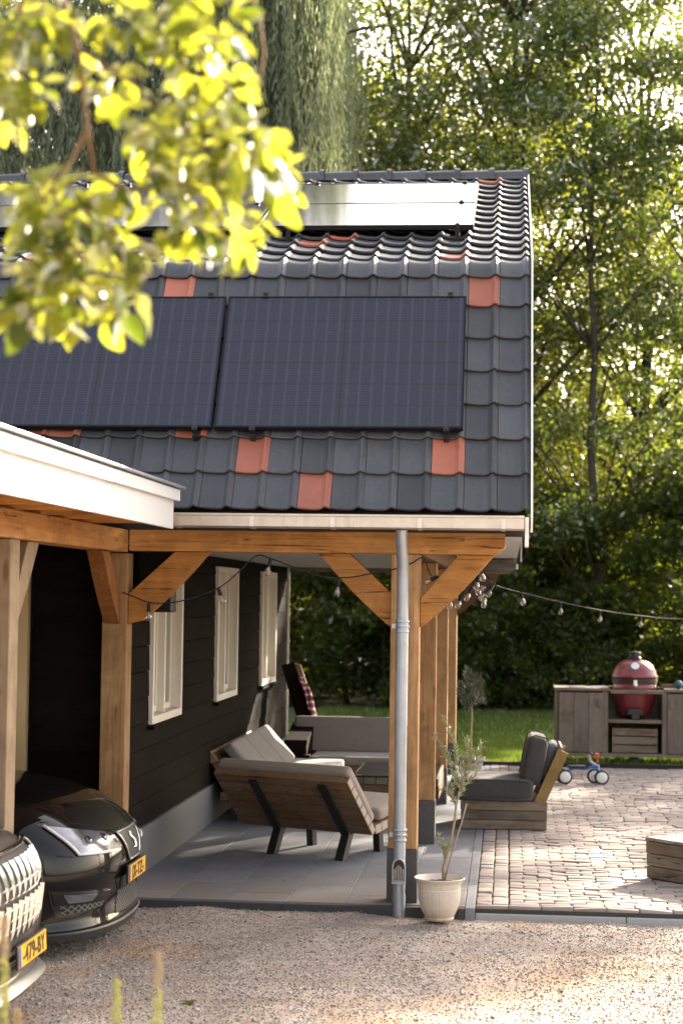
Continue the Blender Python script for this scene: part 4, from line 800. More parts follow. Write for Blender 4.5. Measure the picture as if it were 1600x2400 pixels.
m = MB(); m.lathe([(.082, 1.305), (.085, 1.33), (.07, 1.345), (.068, 1.385), (.082, 1.388), (.085, 1.40), (.07, 1.41), (.02, 1.412), (.012, 1.425), (.001, 1.427)], c_, 28); part('chimney_cap', m, blackm, LD, smooth='auto')
m = MB(); m.lathe([(.05, 0), (.052, .006), (.048, .016), (.001, .018)], (1.595, 23.47 - .236, 1.232), 28, M=Matrix.Rotation(R(62), 4, 'X')); part('thermometer', m, plain('brushed_steel', (.75, .75, .74), .3, .8, nz=.03, bump=0), LD, smooth='auto')
m = MB(); m.box(1.575, 1.62, 23.47 - .302, 23.47 - .29, .985, 1.06); m.lathe([(.001, -.02), (.018, -.012), (.02, 0), (.018, .012), (.001, .02)], (1.598, 23.15, .995), 14); part('latch', m, MAT['brushed_steel'], KM)
m = MB(); m.box(1.50, 1.70, 23.20, 23.30, .62, .70); m.box(1.55, 1.65, 23.17, 23.25, .566, .63); part('draft_door', m, blackm, KM, bevel=.01)
FL = thing('garden_tongs', 'steel tongs and tray lying on the left worktop of the outdoor kitchen', 'tongs', (.95, 23.3, .958)); m = MB(); m.box(.78, .98, 23.16, 23.36, .960, .972); m.tube([(1.02, 23.2, .968), (1.22, 23.3, .972)], .008, 6); m.tube([(1.02, 23.215, .968), (1.22, 23.32, .972)], .008, 6); part('tray', m, MAT['brushed_steel'], FL, bevel=.003)
TR = thing('wooden_tray', 'shallow wooden tray on the right worktop beside the red grill', 'tray', (2.05, 23.5, .958)); m = MB(); m.box(1.96, 2.3, 23.45, 23.48, .96, 1.0); m.box(1.96, 2.3, 23.6, 23.63, .96, 1.0); m.box(1.96, 2.3, 23.48, 23.6, .96, .968); part('tray_body', m, MAT['brown_plank'], TR)
WB_ = thing('garden_ball', 'small dark teal ball on the right end of the outdoor kitchen worktop', 'ball', (2.13, 23.2, 1.02)); m = MB(); m.lathe([(.055 * math.sin(math.pi * i / 14), -.055 * math.cos(math.pi * i / 14)) for i in range(15)], (2.13, 23.2, 1.015), 24); part('ball', m, plain('teal_plastic', (.02, .09, .10), .35), WB_, True)

# ---------------- toddler trike ----------------
TK = thing('balance_bike', 'blue toddler balance bike with four white wheels on the brick paving', 'toddler bike', (.85, 20.68, 0), R(4)); blue = plain('blue_paint', (.015, .12, .42), .3, coat=.5, nz=.03, bump=0); wr = plain('wheel_white', (.72, .72, .70), .4, nz=.03, bump=0)
for (x, y) in ((-.205, -.075), (-.225, .075), (.20, -.09), (.135, .075)):
    m = MB(); My = Matrix.Rotation(R(90), 4, 'X'); m.lathe([(.060, -.017), (.074, -.016), (.0815, -.009), (.083, 0), (.0815, .009), (.074, .016), (.060, .017)], (x, y, .083), 32, M=My); w_ = part('wheel', m, rubber, TK, smooth='auto', local=True)
    m = MB(); m.lathe([(.001, -.026), (.02, -.025), (.056, -.021), (.062, -.016), (.062, .016), (.056, .021), (.02, .025), (.001, .026)], (x, y, .083), 28, M=My); part('rim', m, wr, w_, smooth='auto', local=True)
m = MB(); m.tube([(-.215, -.06, .083), (-.215, .06, .083)], .009, 8); m.tube([(-.21, 0, .085), (-.17, 0, .13), (-.14, 0, .16), (-.08, 0, .172), (.02, 0, .165), (.08, 0, .19), (.13, 0, .205), (.165, 0, .195)], [.012, .013, .014, .013, .013, .016, .018, .018], 10); m.tube([(.165, 0, .215), (.165, 0, .10)], .017, 10); m.tube([(.13, .07, .085), (.165, 0, .10), (.20, -.085, .085)], .011, 8); part('frame', m, blue, TK, True, local=True)
m = MB(); cushion(m, -.17, .06, -.045, .045, .178, .205, .012, .006); m.tube([(.04, 0, .2), (.085, 0, .23)], .02, 8); part('seat', m, rubber, TK, True, local=True)
m = MB(); m.tube([(.16, 0, .205), (.085, 0, .245), (.065, 0, .30), (.075, 0, .325)], [.014, .018, .02, .014], 10); part('stem', m, plain('grey_plastic', (.35, .35, .34), .5), TK, True, local=True)
m = MB(); m.tube([(.10, .09, .338), (.10, -.09, .335)], .011, 8); m.tube([(.165, 0, .235), (.15, 0, .33)], .008, 8); part('handlebar', m, rubber, TK, True, local=True)
m = MB(); m.box(.13, .175, -.03, .03, .31, .345); m.box(.15, .172, -.012, .012, .24, .31); part('handlebar_pad', m, plain('orange_plastic', (.55, .07, .02), .45), TK, bevel=.004, local=True)
# ---------------- cars ----------------
def paint(name, base, fl):
    n = NM(name); n.set(n.mix(n.noise(n.coord(), 900, 2), base, fl), .5, .1, .75, spec=.05, Coat_Roughness=.02); n.bump(n.noise(n.coord(), 2.5, 3), .012, .02); return n.m
class Car:
    def __init__(s, lv, top, half=None):
        s.z = np.array([l[0] for l in lv]); s.r = np.array([l[1] for l in lv]); s.h = np.array([l[2] for l in lv]); s.l = np.array([l[3] for l in lv]); s.n = 2.4
    def prm(s, z):
        zz = s.z; i = int(np.clip(np.searchsorted(zz, z) - 1, 0, len(zz) - 2)); out = []
        for a in (s.r, s.h, s.l):
            t = (z - zz[i]) / (zz[i + 1] - zz[i]); m0 = (a[i + 1] - a[max(i - 1, 0)]) / (zz[i + 1] - zz[max(i - 1, 0)]); m1 = (a[min(i + 2, len(a) - 1)] - a[i]) / (zz[min(i + 2, len(a) - 1)] - zz[i]); d = zz[i + 1] - zz[i]
            out.append((2 * t ** 3 - 3 * t ** 2 + 1) * a[i] + (t ** 3 - 2 * t ** 2 + t) * d * m0 + (-2 * t ** 3 + 3 * t ** 2) * a[i + 1] + (t ** 3 - t ** 2) * d * m1)
        return out
    def P(s, u, z):
        r, h, l = s.prm(z); sg = 1 if u >= 0 else -1; q = min(abs(u), 1) * math.pi / 2
        c_, d = math.cos(q), math.sin(q); k = 1 / (c_ ** s.n + d ** s.n) ** (1 / s.n) if True else 1
        x = -r - l + l * c_ * k; y = h * d * k
        if abs(u) > 1: x = -r - l - (abs(u) - 1) * 2.6 * (1 if True else 1)
        return Vector((x, sg * y, z))
    def N(s, u, z):
        e = .01; a = s.P(u + e, z) - s.P(u - e, z); z0, z1 = max(z - .012, s.z[0]), min(z + .012, s.z[-1]); b = s.P(u, z1) - s.P(u, z0); n_ = a.cross(b).normalized()
        c_ = s.P(u, z) - Vector((-1.5, 0, .5)); return n_ if n_.dot(c_) > 0 else -n_
    def patch(s, c4, nu, nv, off, mi=0, m=None, th=.004):
        """c4: corner (u,z) in order lower-left, lower-right, upper-right, upper-left"""
        m = m or MB(); P = []
        for j in range(nv + 1):
            row = []
            for i in range(nu + 1):
                a, b = i / nu, j / nv; u = (1 - b) * ((1 - a) * c4[0][0] + a * c4[1][0]) + b * ((1 - a) * c4[3][0] + a * c4[2][0]); z = (1 - b) * ((1 - a) * c4[0][1] + a * c4[1][1]) + b * ((1 - a) * c4[3][1] + a * c4[2][1])
                row.append(s.P(u, z) + s.N(u, z) * off)
            P.append(row)
        m.grid(P, mi)
        ring = P[0] + [r_[-1] for r_ in P[1:]] + P[-1][-2::-1] + [r_[0] for r_ in P[-2:0:-1]]
        cen = Vector((-1.5, 0, .45)); inn = [p + (cen - p).normalized() * (off + .012) for p in ring]; k = len(ring); m.add(ring + inn, [(i, (i + 1) % k, k + (i + 1) % k, k + i) for i in range(k)], mi)
        return m
def mesh_mat(name, pitch, bar, c_bar, c_hole):
    n = NM(name); v = n.coord(); s3 = n.node('SeparateXYZ'); n.link(v, s3.inputs[0]); y, z = s3.outputs[1], s3.outputs[2]
    def ln(sg):
        q = n.math('ADD', y, n.math('MULTIPLY', z, sg)); f = n.math('FRACT', n.math('DIVIDE', n.math('ADD', q, 5), pitch)); return n.math('LESS_THAN', f, bar)
    g = n.math('MAXIMUM', ln(1.25), ln(-1.25)); n.set(n.mix(g, c_hole, c_bar), n.math('SUBTRACT', .8, n.math('MULTIPLY', g, .45)), spec=.5); n.bump(g, .8, .01); return n.m
chrome = plain('chrome', (.85, .84, .82), .12, 1, nz=.02, bump=0); silver = plain('satin_silver', (.62, .62, .63), .3, .9, nz=.03, bump=0)
black_paint = paint('black_car_paint', (.002, .002, .002), (.004, .004, .004)); gloss_black = NM('gloss_black').set((.006, .006, .006), .12, coat=.6)
lens = NM('lens'); lens.set((.9, .92, .95), .04, Transmission_Weight=.9, IOR=1.35, spec=.7); lens = lens.m
plate_y = plain('plate_yellow', (.80, .42, .015), .4, nz=.05, sc=20, bump=0); plate_b = plain('plate_blue', (.03, .08, .35), .4, bump=0); ink = plain('plate_ink', (.01, .01, .01), .5, bump=0)
def number_plate(par, txt, loc, rz=0, rx=0):
    m = MB(); m.box(-.006, .006, -.26, .26, -.055, .055); p_ = part('number_plate', m, blackm, par, bevel=.002, local=True); p_.location = loc; p_.rotation_euler = (0, rx, rz)
    m = MB(); m.box(.007, .009, -.255, .255, -.050, .050); part('plate_face', m, plate_y, p_, bevel=.0, local=True)
    m = MB(); m.box(.0095, .0105, -.252, -.212, -.048, .048); part('plate_band', m, plate_b, p_, local=True)
    cu = bpy.data.curves.new('t', 'FONT'); cu.body = txt; cu.size = .108; cu.extrude = .0012; cu.align_x = 'CENTER'; cu.space_character = 1.12; cu.offset = .0022
    t_ = bpy.data.objects.new('t', cu); COL.objects.link(t_); bpy.context.view_layer.update(); me = bpy.data.meshes.new_from_object(t_.evaluated_get(bpy.context.evaluated_depsgraph_get())); bpy.data.objects.remove(t_)
    me.materials.clear(); o = finish('plate_text', me, ink, p_, False, 0, 0); o.matrix_local = Matrix(((0, 0, 1, .0105), (1, 0, 0, .02), (0, 1, 0, -.037), (0, 0, 0, 1)))
    return p_
def build_body(T, C_, mat, zs, umax=2.15):
    us = np.concatenate([-np.linspace(umax, 1, 14)[:-1], np.linspace(-1, 1, 57), np.linspace(1, umax, 14)[1:]])
    m = MB(); m.grid([[C_.P(u, z) for u in us] for z in zs]); top = [C_.P(u, zs[-1]) for u in us]; m.add(top, [tuple(range(len(top)))]); bot = [C_.P(u, zs[0]) for u in us]; m.add(bot, [tuple(range(len(bot)))[::-1]])
    bk = [[C_.P(s_ * umax, z) for s_ in (-1, 1)] for z in zs]; m.grid(bk)
    return part('body', m, mat, T, smooth='auto', local=True)
def wheel(T, x, y, r=.32):
    My = Matrix.Rotation(R(90), 4, 'X'); m = MB(); m.lathe([(r * .66, -.10), (r * .9, -.11), (r, -.08), (r, .08), (r * .9, .11), (r * .66, .10)], (x, y, r), 40, M=My); w_ = part('wheel', m, rubber, T, smooth='auto', local=True)
    m = MB(); sg = -1 if y < 0 else 1; m.lathe([(.02, .09 * -1), (r * .2, -.095), (r * .62, -.08), (r * .66, -.1), (r * .68, -.09), (r * .68, .09), (.02, .09)], (x, y, r), 40, M=Matrix.Rotation(R(90 * sg), 4, 'X'))
    for k in range(5):
        a = k * 2 * math.pi / 5; Q = Matrix.Translation((x, y, r)) @ Matrix.Rotation(a, 4, 'Y'); m.box(-.02, .02, -.112 if sg < 0 else .09, -.09 if sg < 0 else .112, .03, r * .64, 0, None, Q)
    part('rim', m, silver, w_, smooth='auto', local=True)
    m = MB(); m.lathe([(.001, -.02), (r + .045, -.02), (r + .045, .02), (.001, .02)], (x, y - sg * .085, r + .01), 40, M=My); part('wheel_arch', m, plain('arch_black', (.004, .004, .004), .9, bump=0) if 'arch_black' not in MAT else MAT['arch_black'], T, local=True)
def cabin(T, mat, x0, z0, x1, z1, hw0, hw1, x2, x3):
    m = MB(); A = [(x0, hw0, z0), (x1, hw1, z1), (x2, hw1, z1 - .03), (x3, hw0, z0)]
    m.add([(a[0], s_ * a[1], a[2]) for a in A for s_ in (-1, 1)], [(0, 1, 3, 2), (4, 5, 7, 6), (0, 2, 4, 6), (1, 7, 5, 3)]); part('windows', m, glass, T, bevel=.06, local=True)
    m = MB(); m.prism([(x1 + .08, -hw1 + .02, z1 - .002), (x1 + .08, hw1 - .02, z1 - .002), (x2 - .05, hw1 - .02, z1 - .02), (x2 - .05, -hw1 + .02, z1 - .02)], (0, 0, .03)); part('roof', m, mat, T, bevel=.015, local=True)
LV1 = [(.10, .06, .84, .48), (.13, .025, .87, .48), (.16, .01, .88, .48), (.20, .02, .875, .49), (.30, .03, .88, .50), (.38, .02, .885, .50), (.46, .0, .89, .52), (.54, .003, .89, .54), (.60, .015, .89, .56), (.66, .045, .89, .60), (.72, .095, .885, .64), (.78, .16, .875, .67), (.83, .23, .855, .70), (.87, .305, .83, .73), (.91, .41, .79, .76), (.945, .55, .74, .80), (.97, .71, .69, .82), (.99, .92, .63, .82), (1.0, 1.12, .55, .8)]
CX1, CY1 = -2.322, 11.34
C1 = Car(LV1, None); T1 = thing('parked_car', 'glossy black hatchback parked under the carport beside the oak corner post', 'car', (CX1, CY1, -.08), group='cars parked under the carport')
zs = list(np.linspace(.10, .9, 46)) + list(np.linspace(.91, 1.0, 14)); build_body(T1, C1, black_paint, zs)
cabin(T1, black_paint, -1.25, .965, -2.0, 1.40, .70, .56, -3.2, -4.0)
for x in (-.92, -3.5):
    for y in (-.80, .80): wheel(T1, x, y)
gm = mesh_mat('honeycomb_mesh', .034, .30, (.06, .06, .062), (.004, .004, .004)); gm2 = mesh_mat('diamond_mesh', .042, .26, (.10, .095, .09), (.004, .004, .004))
# upper grille
m = C1.patch([(-.10, .50), (.10, .50), (.17, .667), (-.17, .667)], 16, 8, .006); GR = part('grille', m, gm, T1, smooth='auto', local=True)
m = MB(); ring = [(-.10, .498), (.10, .498), (.172, .670), (-.172, .670), (-.10, .498)]; pts = []
for (a, b) in zip(ring[:-1], ring[1:]): pts += [C1.P(a[0] + (b[0] - a[0]) * t, a[1] + (b[1] - a[1]) * t) + C1.N(a[0] + (b[0] - a[0]) * t, a[1] + (b[1] - a[1]) * t) * .010 for t in np.linspace(0, 1, 8)]
m.tube(pts, .0065, 8); part('grille_frame', m, silver, GR, True, local=True)
m = MB(); e = [(.035, .645), (-.03, .652), (-.045, .63), (.03, .60), (.045, .575), (.03, .555), (-.035, .56)]
for dx in (0, .012): m.tube([C1.P(0, z) + Vector((.012 + dx * .2, y * .7 + dx * .7, 0)) for y, z in e], .006, 8)
part('emblem', m, chrome, GR, True, local=True)
# headlights
def lampset(C_, T, quad, sgn):
    q = [(sgn * a, b) for a, b in quad]; m = C_.patch(q, 14, 10, .003); D_ = part('headlight', m, gloss_black, T, smooth='auto', local=True)
    cu = sum(a[0] for a in q) / 4; cz = sum(a[1] for a in q) / 4; sh = lambda k: [(cu + (a - cu) * k, cz + (b - cz) * k) for a, b in q]
    m = C_.patch(sh(.93), 10, 8, .007); part('reflector', m, plain('reflector', (.16, .175, .20), .15, .5, coat=1.0, nz=.8, sc=18, bump=.12) if 'reflector' not in MAT else MAT['reflector'], D_, smooth='auto', local=True)
    for f in (.36, .70):
        m = MB(); u = q[0][0] * (1 - f) + q[1][0] * f; z = cz + .01; m.lathe([(.001, .004), (.018, .003), (.027, .0), (.029, -.006)], C_.P(u, z) + C_.N(u, z) * .009, 20, M=C_.N(u, z).to_track_quat('Z', 'Y').to_matrix().to_4x4())
        part('projector', m, glass, D_, True, local=True)
    m = MB(); pts = [C_.P(a[0] + (b[0] - a[0]) * t, a[1] + (b[1] - a[1]) * t) + C_.N(a[0] + (b[0] - a[0]) * t, a[1] + (b[1] - a[1]) * t) * .012 for a, b in ((sh(.9)[3], sh(.9)[0]), (sh(.9)[0], sh(.9)[1])) for t in np.linspace(0, 1, 9)]; m.tube(pts, .009, 8); part('light_strip', m, white, D_, True, local=True)
    return D_
for sg in (-1, 1): lampset(C1, T1, [(.56, .590), (.20, .572), (.265, .695), (.62, .775)], sg)
# seams, fog lights, lower grilles
for sg in (-1, 1):
    m = MB(); pts = [C1.P(sg * a, z) + C1.N(sg * a, z) * .0005 for a, z in ((.17, .672), (.22, .700), (.30, .728), (.42, .762), (.58, .785), (.8, .80), (1.0, .812), (1.35, .82))]; m.tube(pts, .0035, 6); part('hood_seam', m, MAT['arch_black'], T1, True, local=True)
    q = [(sg * .70, .244), (sg * .34, .262), (sg * .28, .358), (sg * .76, .403)]; m = C1.patch(q, 10, 6, .007); FG = part('fog_light', m, gloss_black, T1, smooth='auto', local=True)
    q = [(sg * .66, .255), (sg * .37, .272), (sg * .34, .30), (sg * .67, .318)]; m = C1.patch(q, 10, 4, .011); part('fog_mesh', m, gm2, FG, smooth='auto', local=True)
    q = [(sg * .70, .315), (sg * .33, .30), (sg * .29, .352), (sg * .74, .395)]; m = C1.patch(q, 10, 4, .014); part('fog_housing', m, gloss_black, FG, smooth='auto', local=True)
    q = [(sg * .62, .325), (sg * .46, .318), (sg * .42, .355), (sg * .66, .378)]; m = C1.patch(q, 8, 4, .020); part('fog_lens', m, MAT['reflector'], FG, smooth='auto', local=True)
m = C1.patch([(-.235, .195), (.235, .195), (.19, .325), (-.19, .325)], 20, 8, .004); part('lower_grille', m, gm2, T1, smooth='auto', local=True)
m = MB(); us = np.linspace(-1.05, 1.05, 41); m.grid([[C1.P(u, .125) + Vector((.0, 0, -.02)) for u in us], [C1.P(u, .125) + C1.N(u, .16).normalized() * .012 + Vector((0, 0, -.02)) for u in us], [C1.P(u, .14) + C1.N(u, .17) * .016 for u in us], [C1.P(u, .155) + C1.N(u, .17) * .001 for u in us]]); part('splitter', m, plain('rough_plastic', (.03, .03, .03), .6, nz=.1) , T1, smooth='auto', local=True)
m = MB(); pts = [C1.P(-a, z) + C1.N(-a, z) * .0005 for a, z in ((.58, .588), (.66, .60), (.80, .63), (1.0, .66), (1.12, .66))]; m.tube(pts, .003, 6); part('bumper_seam', m, MAT['arch_black'], T1, True, local=True)
m = MB(); pts = [C1.P(-a, z) + C1.N(-a, z) * .0005 for a, z in ((.19, .33), (.24, .40), (.26, .46), (.20, .50))]; m.tube(pts, .003, 6); part('panel_gap', m, MAT['arch_black'], T1, True, local=True)
number_plate(T1, 'JX-TZ-', (.018, .0, .42), 0, 0)

LV2 = [(0.21, 0.14, 0.764, 0.42), (0.25, 0.03, 0.821, 0.42), (0.29, 0.0, 0.84, 0.42), (0.33, 0.015, 0.85, 0.42), (0.36, 0.05, 0.855, 0.43), (0.42, 0.03, 0.859, 0.42), (0.51, 0.01, 0.859, 0.42), (0.64, 0.0, 0.864, 0.44), (0.75, 0.005, 0.864, 0.46), (0.83, 0.03, 0.859, 0.5), (0.89, 0.075, 0.855, 0.54), (0.94, 0.15, 0.84, 0.58), (0.99, 0.28, 0.821, 0.62), (1.03, 0.45, 0.783, 0.66), (1.07, 0.7, 0.726, 0.7), (1.1, 0.95, 0.649, 0.7), (1.12, 1.2, 0.573, 0.7)]
C2 = Car(LV2, None); C2.n = 2.9; T2 = thing('parked_car', 'sunlit dark grey car with a tall chrome slatted grille cut off by the left edge', 'car', (-2.295, 8.53, -.085), group='cars parked under the carport')
grey_paint = paint('grey_car_paint', (.085, .075, .066), (.12, .11, .10))
zs = list(np.linspace(.21, .99, 46)) + list(np.linspace(1.0, 1.12, 14)); build_body(T2, C2, grey_paint, zs); cabin(T2, grey_paint, -1.3, 1.075, -2.05, 1.53, .72, .58, -3.3, -4.1)
for x in (-.90, -3.5):
    for y in (-.80, .80): wheel(T2, x, y)
q = [(-.40, .42), (.40, .42), (.42, .885), (-.42, .885)]; m = C2.patch(q, 30, 14, .002); GR = part('grille', m, plain('grille_void', (.006, .006, .006), .6, bump=0), T2, smooth='auto', local=True)
m = MB(); ring = [(-.41, .41), (.41, .41), (.45, .64), (.44, .84), (.40, .90), (-.40, .90), (-.44, .84), (-.45, .64), (-.41, .41)]; pts = []
for (a, b) in zip(ring[:-1], ring[1:]): pts += [C2.P(a[0] + (b[0] - a[0]) * t, a[1] + (b[1] - a[1]) * t) + C2.N(a[0] + (b[0] - a[0]) * t, a[1] + (b[1] - a[1]) * t) * .012 for t in np.linspace(0, 1, 10)]
m.tube(pts, .014, 8); part('grille_frame', m, gloss_black, GR, True, local=True)
m = MB()
for j in range(5):
    z = .56 + j * .05; m.grid([[C2.P(u, z) + C2.N(u, z) * .006 + Vector((0, 0, dz)) + Vector((dx, 0, 0)) for u in np.linspace(-.42, .42, 28)] for dx, dz in ((0, .006), (.012, .003), (.012, -.003), (0, -.006))])
part('grille_bars', m, chrome, GR, smooth='auto', local=True)
m = MB()
for i in range(11):
    u = -.375 + i * .075
    for (za, zb) in ((.515, .69), (.71, .87)):
        z = (za + zb) / 2; p = C2.P(u, z); nn = C2.N(u, z); s_ = nn.cross(Vector((0, 0, 1))).normalized(); k = []
        for zz, wd, o_ in ((za, .003, .01), ((za + z) / 2, .006, .02), (z, .006, .022), ((zb + z) / 2, .008, .026), (zb, .013, .03)):
            pp = C2.P(u, zz); k.append([pp + s_ * wd + nn * .008, pp + nn * o_, pp - s_ * wd + nn * .008])
        m.grid(k)
part('grille_slats', m, chrome, GR, smooth='auto', local=True)
m = C2.patch([(-.38, .39), (.38, .39), (.39, .505), (-.39, .505)], 20, 4, .010); part('plate_carrier', m, grey_paint, GR, smooth='auto', local=True)
m = MB(); us = np.linspace(-1.1, 1.1, 41); m.grid([[C2.P(u, .235) + C2.N(u, .29) * .0 + Vector((0, 0, -.02)) for u in us], [C2.P(u, .24) + C2.N(u, .29) * .045 + Vector((0, 0, -.02)) for u in us], [C2.P(u, .28) + C2.N(u, .29) * .05 for u in us], [C2.P(u, .305) + C2.N(u, .29) * .002 for u in us]]); part('bumper_lip', m, plain('grey_plastic_lip', (.05, .047, .044), .6, nz=.08), T2, smooth='auto', local=True)
m = C2.patch([(-.7, .345), (.7, .345), (.7, .372), (-.7, .372)], 24, 3, .002); part('lower_slot', m, MAT['arch_black'], T2, smooth='auto', local=True)
for sg in (-1, 1): lampset(C2, T2, [(.56, .72), (.86, .74), (.92, .84), (.54, .86)], sg)
m = MB(); pts = [C2.P(u, .952) + C2.N(u, .952) * .0005 for u in np.linspace(-1.0, 1.0, 40)]; m.tube(pts, .0035, 6); part('hood_seam', m, MAT['arch_black'], T2, True, local=True)
number_plate(T2, '-479-BY', (.03, .14, .435), 0, R(-3))
# ---------------- lawn ----------------
n = NM('lawn_base'); f = n.noise(n.coord(), 3, 6, .7); n.set(n.mix(f, (.03, .05, .010), (.055, .085, .018)), .95)
m = MB(); m.box(-14, 16, 22.81, 33.6, -.15, .0); tag(part('lawn', m, MAT['lawn_base']), kind='structure')
N = 90000; gx_ = rng.uniform(-3.4, 4.2, N); gy_ = 22.83 + 10.8 * rng.random(N) ** 1.2; hgt = rng.uniform(.03, .075, N) * (1 + .5 * (fbm(gx_, gy_, 2.2, 3) > .8)); ang = rng.uniform(0, 6.28, N); wd = rng.uniform(.004, .009, N) * (1 + (gy_ - 22) * .05); ln = rng.uniform(-.03, .03, (N, 2))
b = np.stack([gx_, gy_, np.zeros(N)], 1); s_ = np.stack([np.cos(ang) * wd, np.sin(ang) * wd, np.zeros(N)], 1); t_ = b + np.stack([ln[:, 0], ln[:, 1], hgt], 1)
V = np.stack([b - s_, b + s_, t_], 1).reshape(-1, 3); F = np.arange(3 * N).reshape(N, 3)
grassm = leafmat('grass_blade', (.05, .09, .015), (.09, .13, .025), (.18, .30, .02), (.30, .38, .04), .5, .5, .15)
tag(npmesh('grass', V, F, grassm, k=3), 'short green lawn grass behind the brick paving', 'grass', kind='stuff')
# ---------------- trees ----------------
def quads(C_, size, asp=1.7, flat=0.0, up=None):
    """random leaf quads at centres C_"""
    N = len(C_); d = rng.normal(size=(N, 3)); d[:, 2] *= (1 - flat); d /= np.linalg.norm(d, axis=1)[:, None]; e = rng.normal(size=(N, 3)); e[:, 2] *= (1 - flat); e -= d * (d * e).sum(1)[:, None]; e /= np.linalg.norm(e, axis=1)[:, None]
    sz = size * rng.uniform(.6, 1.35, N)[:, None]; a, b = d * sz * asp / 2, e * sz / 2
    V = np.stack([C_ - a, C_ + b * .9 + a * .1, C_ + a, C_ - b * .9 + a * .1], 1).reshape(-1, 3); return V, np.arange(4 * N).reshape(N, 4)
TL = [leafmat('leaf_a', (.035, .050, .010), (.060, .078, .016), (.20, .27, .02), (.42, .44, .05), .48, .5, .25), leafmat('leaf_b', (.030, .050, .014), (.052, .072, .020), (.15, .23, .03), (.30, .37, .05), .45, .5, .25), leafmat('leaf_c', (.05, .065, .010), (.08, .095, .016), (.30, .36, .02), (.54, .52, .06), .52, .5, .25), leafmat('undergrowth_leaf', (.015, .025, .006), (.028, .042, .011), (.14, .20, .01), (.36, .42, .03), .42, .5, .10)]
tbark = plain('tree_bark', (.055, .042, .03), .9, nz=.4, sc=12, bump=.5)
def make_tree(name, h, r, zlow, ncl, per, size, lm, seed, flat=.2, trunk_r=.16, lean=0, asp=1.7):
    rs = random.Random(seed); T = thing(name, 'x', 'tree'); m = MB(); tp = [(0, 0, -.2)]; px_ = py_ = 0
    for i in range(1, 9): px_ += rs.uniform(-.14, .14) + lean; py_ += rs.uniform(-.12, .12); tp.append((px_, py_, h * .92 * i / 8))
    m.tube(tp, [trunk_r * (1.15 if i == 0 else 1) * (1 - .85 * i / 8) for i in range(9)], 9); cl = []
    for i in range(ncl):
        f = rs.random() ** .85; z = zlow + (h - zlow) * f; env = math.sin(math.pi * (.12 + .80 * f) ** .8) ** .7; rr = r * env * rs.uniform(.25, 1.0) ** .6; a = rs.uniform(0, 6.283)
        j = min(7, int(z / (h * .92) * 8)); k = tp[j]; c_ = (k[0] + rr * math.cos(a), k[1] + rr * math.sin(a), z); cl.append(c_)
        if i % 4 == 0:
            s0 = tp[max(1, min(7, int(max(zlow * .8, z - rr * .8) / (h * .92) * 8)))]; mid = ((s0[0] + c_[0]) / 2 + rs.uniform(-.2, .2), (s0[1] + c_[1]) / 2, (s0[2] + c_[2]) / 2 + .1 * rr); m.tube([s0, mid, c_], [trunk_r * .30, trunk_r * .18, .015], 5)
    part('trunk', m, tbark, T, True, local=True)
    C_ = []; rd = []
    for c_ in cl:
        s_ = rs.uniform(.45, 1.0) * r * .175; k = int(per * (s_ / (r * .15)) ** 2); q = rng.normal(size=(k, 3)) * np.array([s_, s_, s_ * .5]); C_.append(q + np.array(c_)); rd.append(np.clip(rs.random() * .7 + rng.random(k) * .4, 0, 1))
    C_ = np.concatenate(C_); V, F = quads(C_, size, asp, flat); npmesh('crown', V, F, lm, T, rnd=np.concatenate(rd)); return T
def place(proto, used, x, y, sc, rz, lab, grp):
    o = proto if proto.name not in used else clone(proto); used.add(proto.name); o.location = (x, y, -.16); o.scale = (sc, sc, sc); o.rotation_euler = (0, 0, rz); o['label'] = lab; o['group'] = grp; return o
used = set()
A_ = make_tree('tall_tree', 15.5, 3.6, 4.0, 135, 290, .075, TL[0], 1, trunk_r=.17)
B_ = make_tree('tall_tree', 17.0, 3.2, 5.0, 125, 280, .072, TL[1], 2, trunk_r=.20, asp=2.2)
C_t = make_tree('tall_tree', 14.0, 3.4, 2.6, 130, 280, .075, TL[2], 3, trunk_r=.13)
D_t = make_tree('slender_tree', 13.5, 2.2, 3.0, 85, 250, .072, TL[1], 5, trunk_r=.10)
E_t = make_tree('high_crowned_tree', 13.8, 3.4, 12.1, 60, 330, .10, TL[0], 9, trunk_r=.12)
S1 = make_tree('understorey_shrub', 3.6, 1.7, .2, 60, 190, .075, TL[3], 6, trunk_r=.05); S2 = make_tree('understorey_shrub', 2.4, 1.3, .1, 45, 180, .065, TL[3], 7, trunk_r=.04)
GT = 'tall trees behind the lawn'
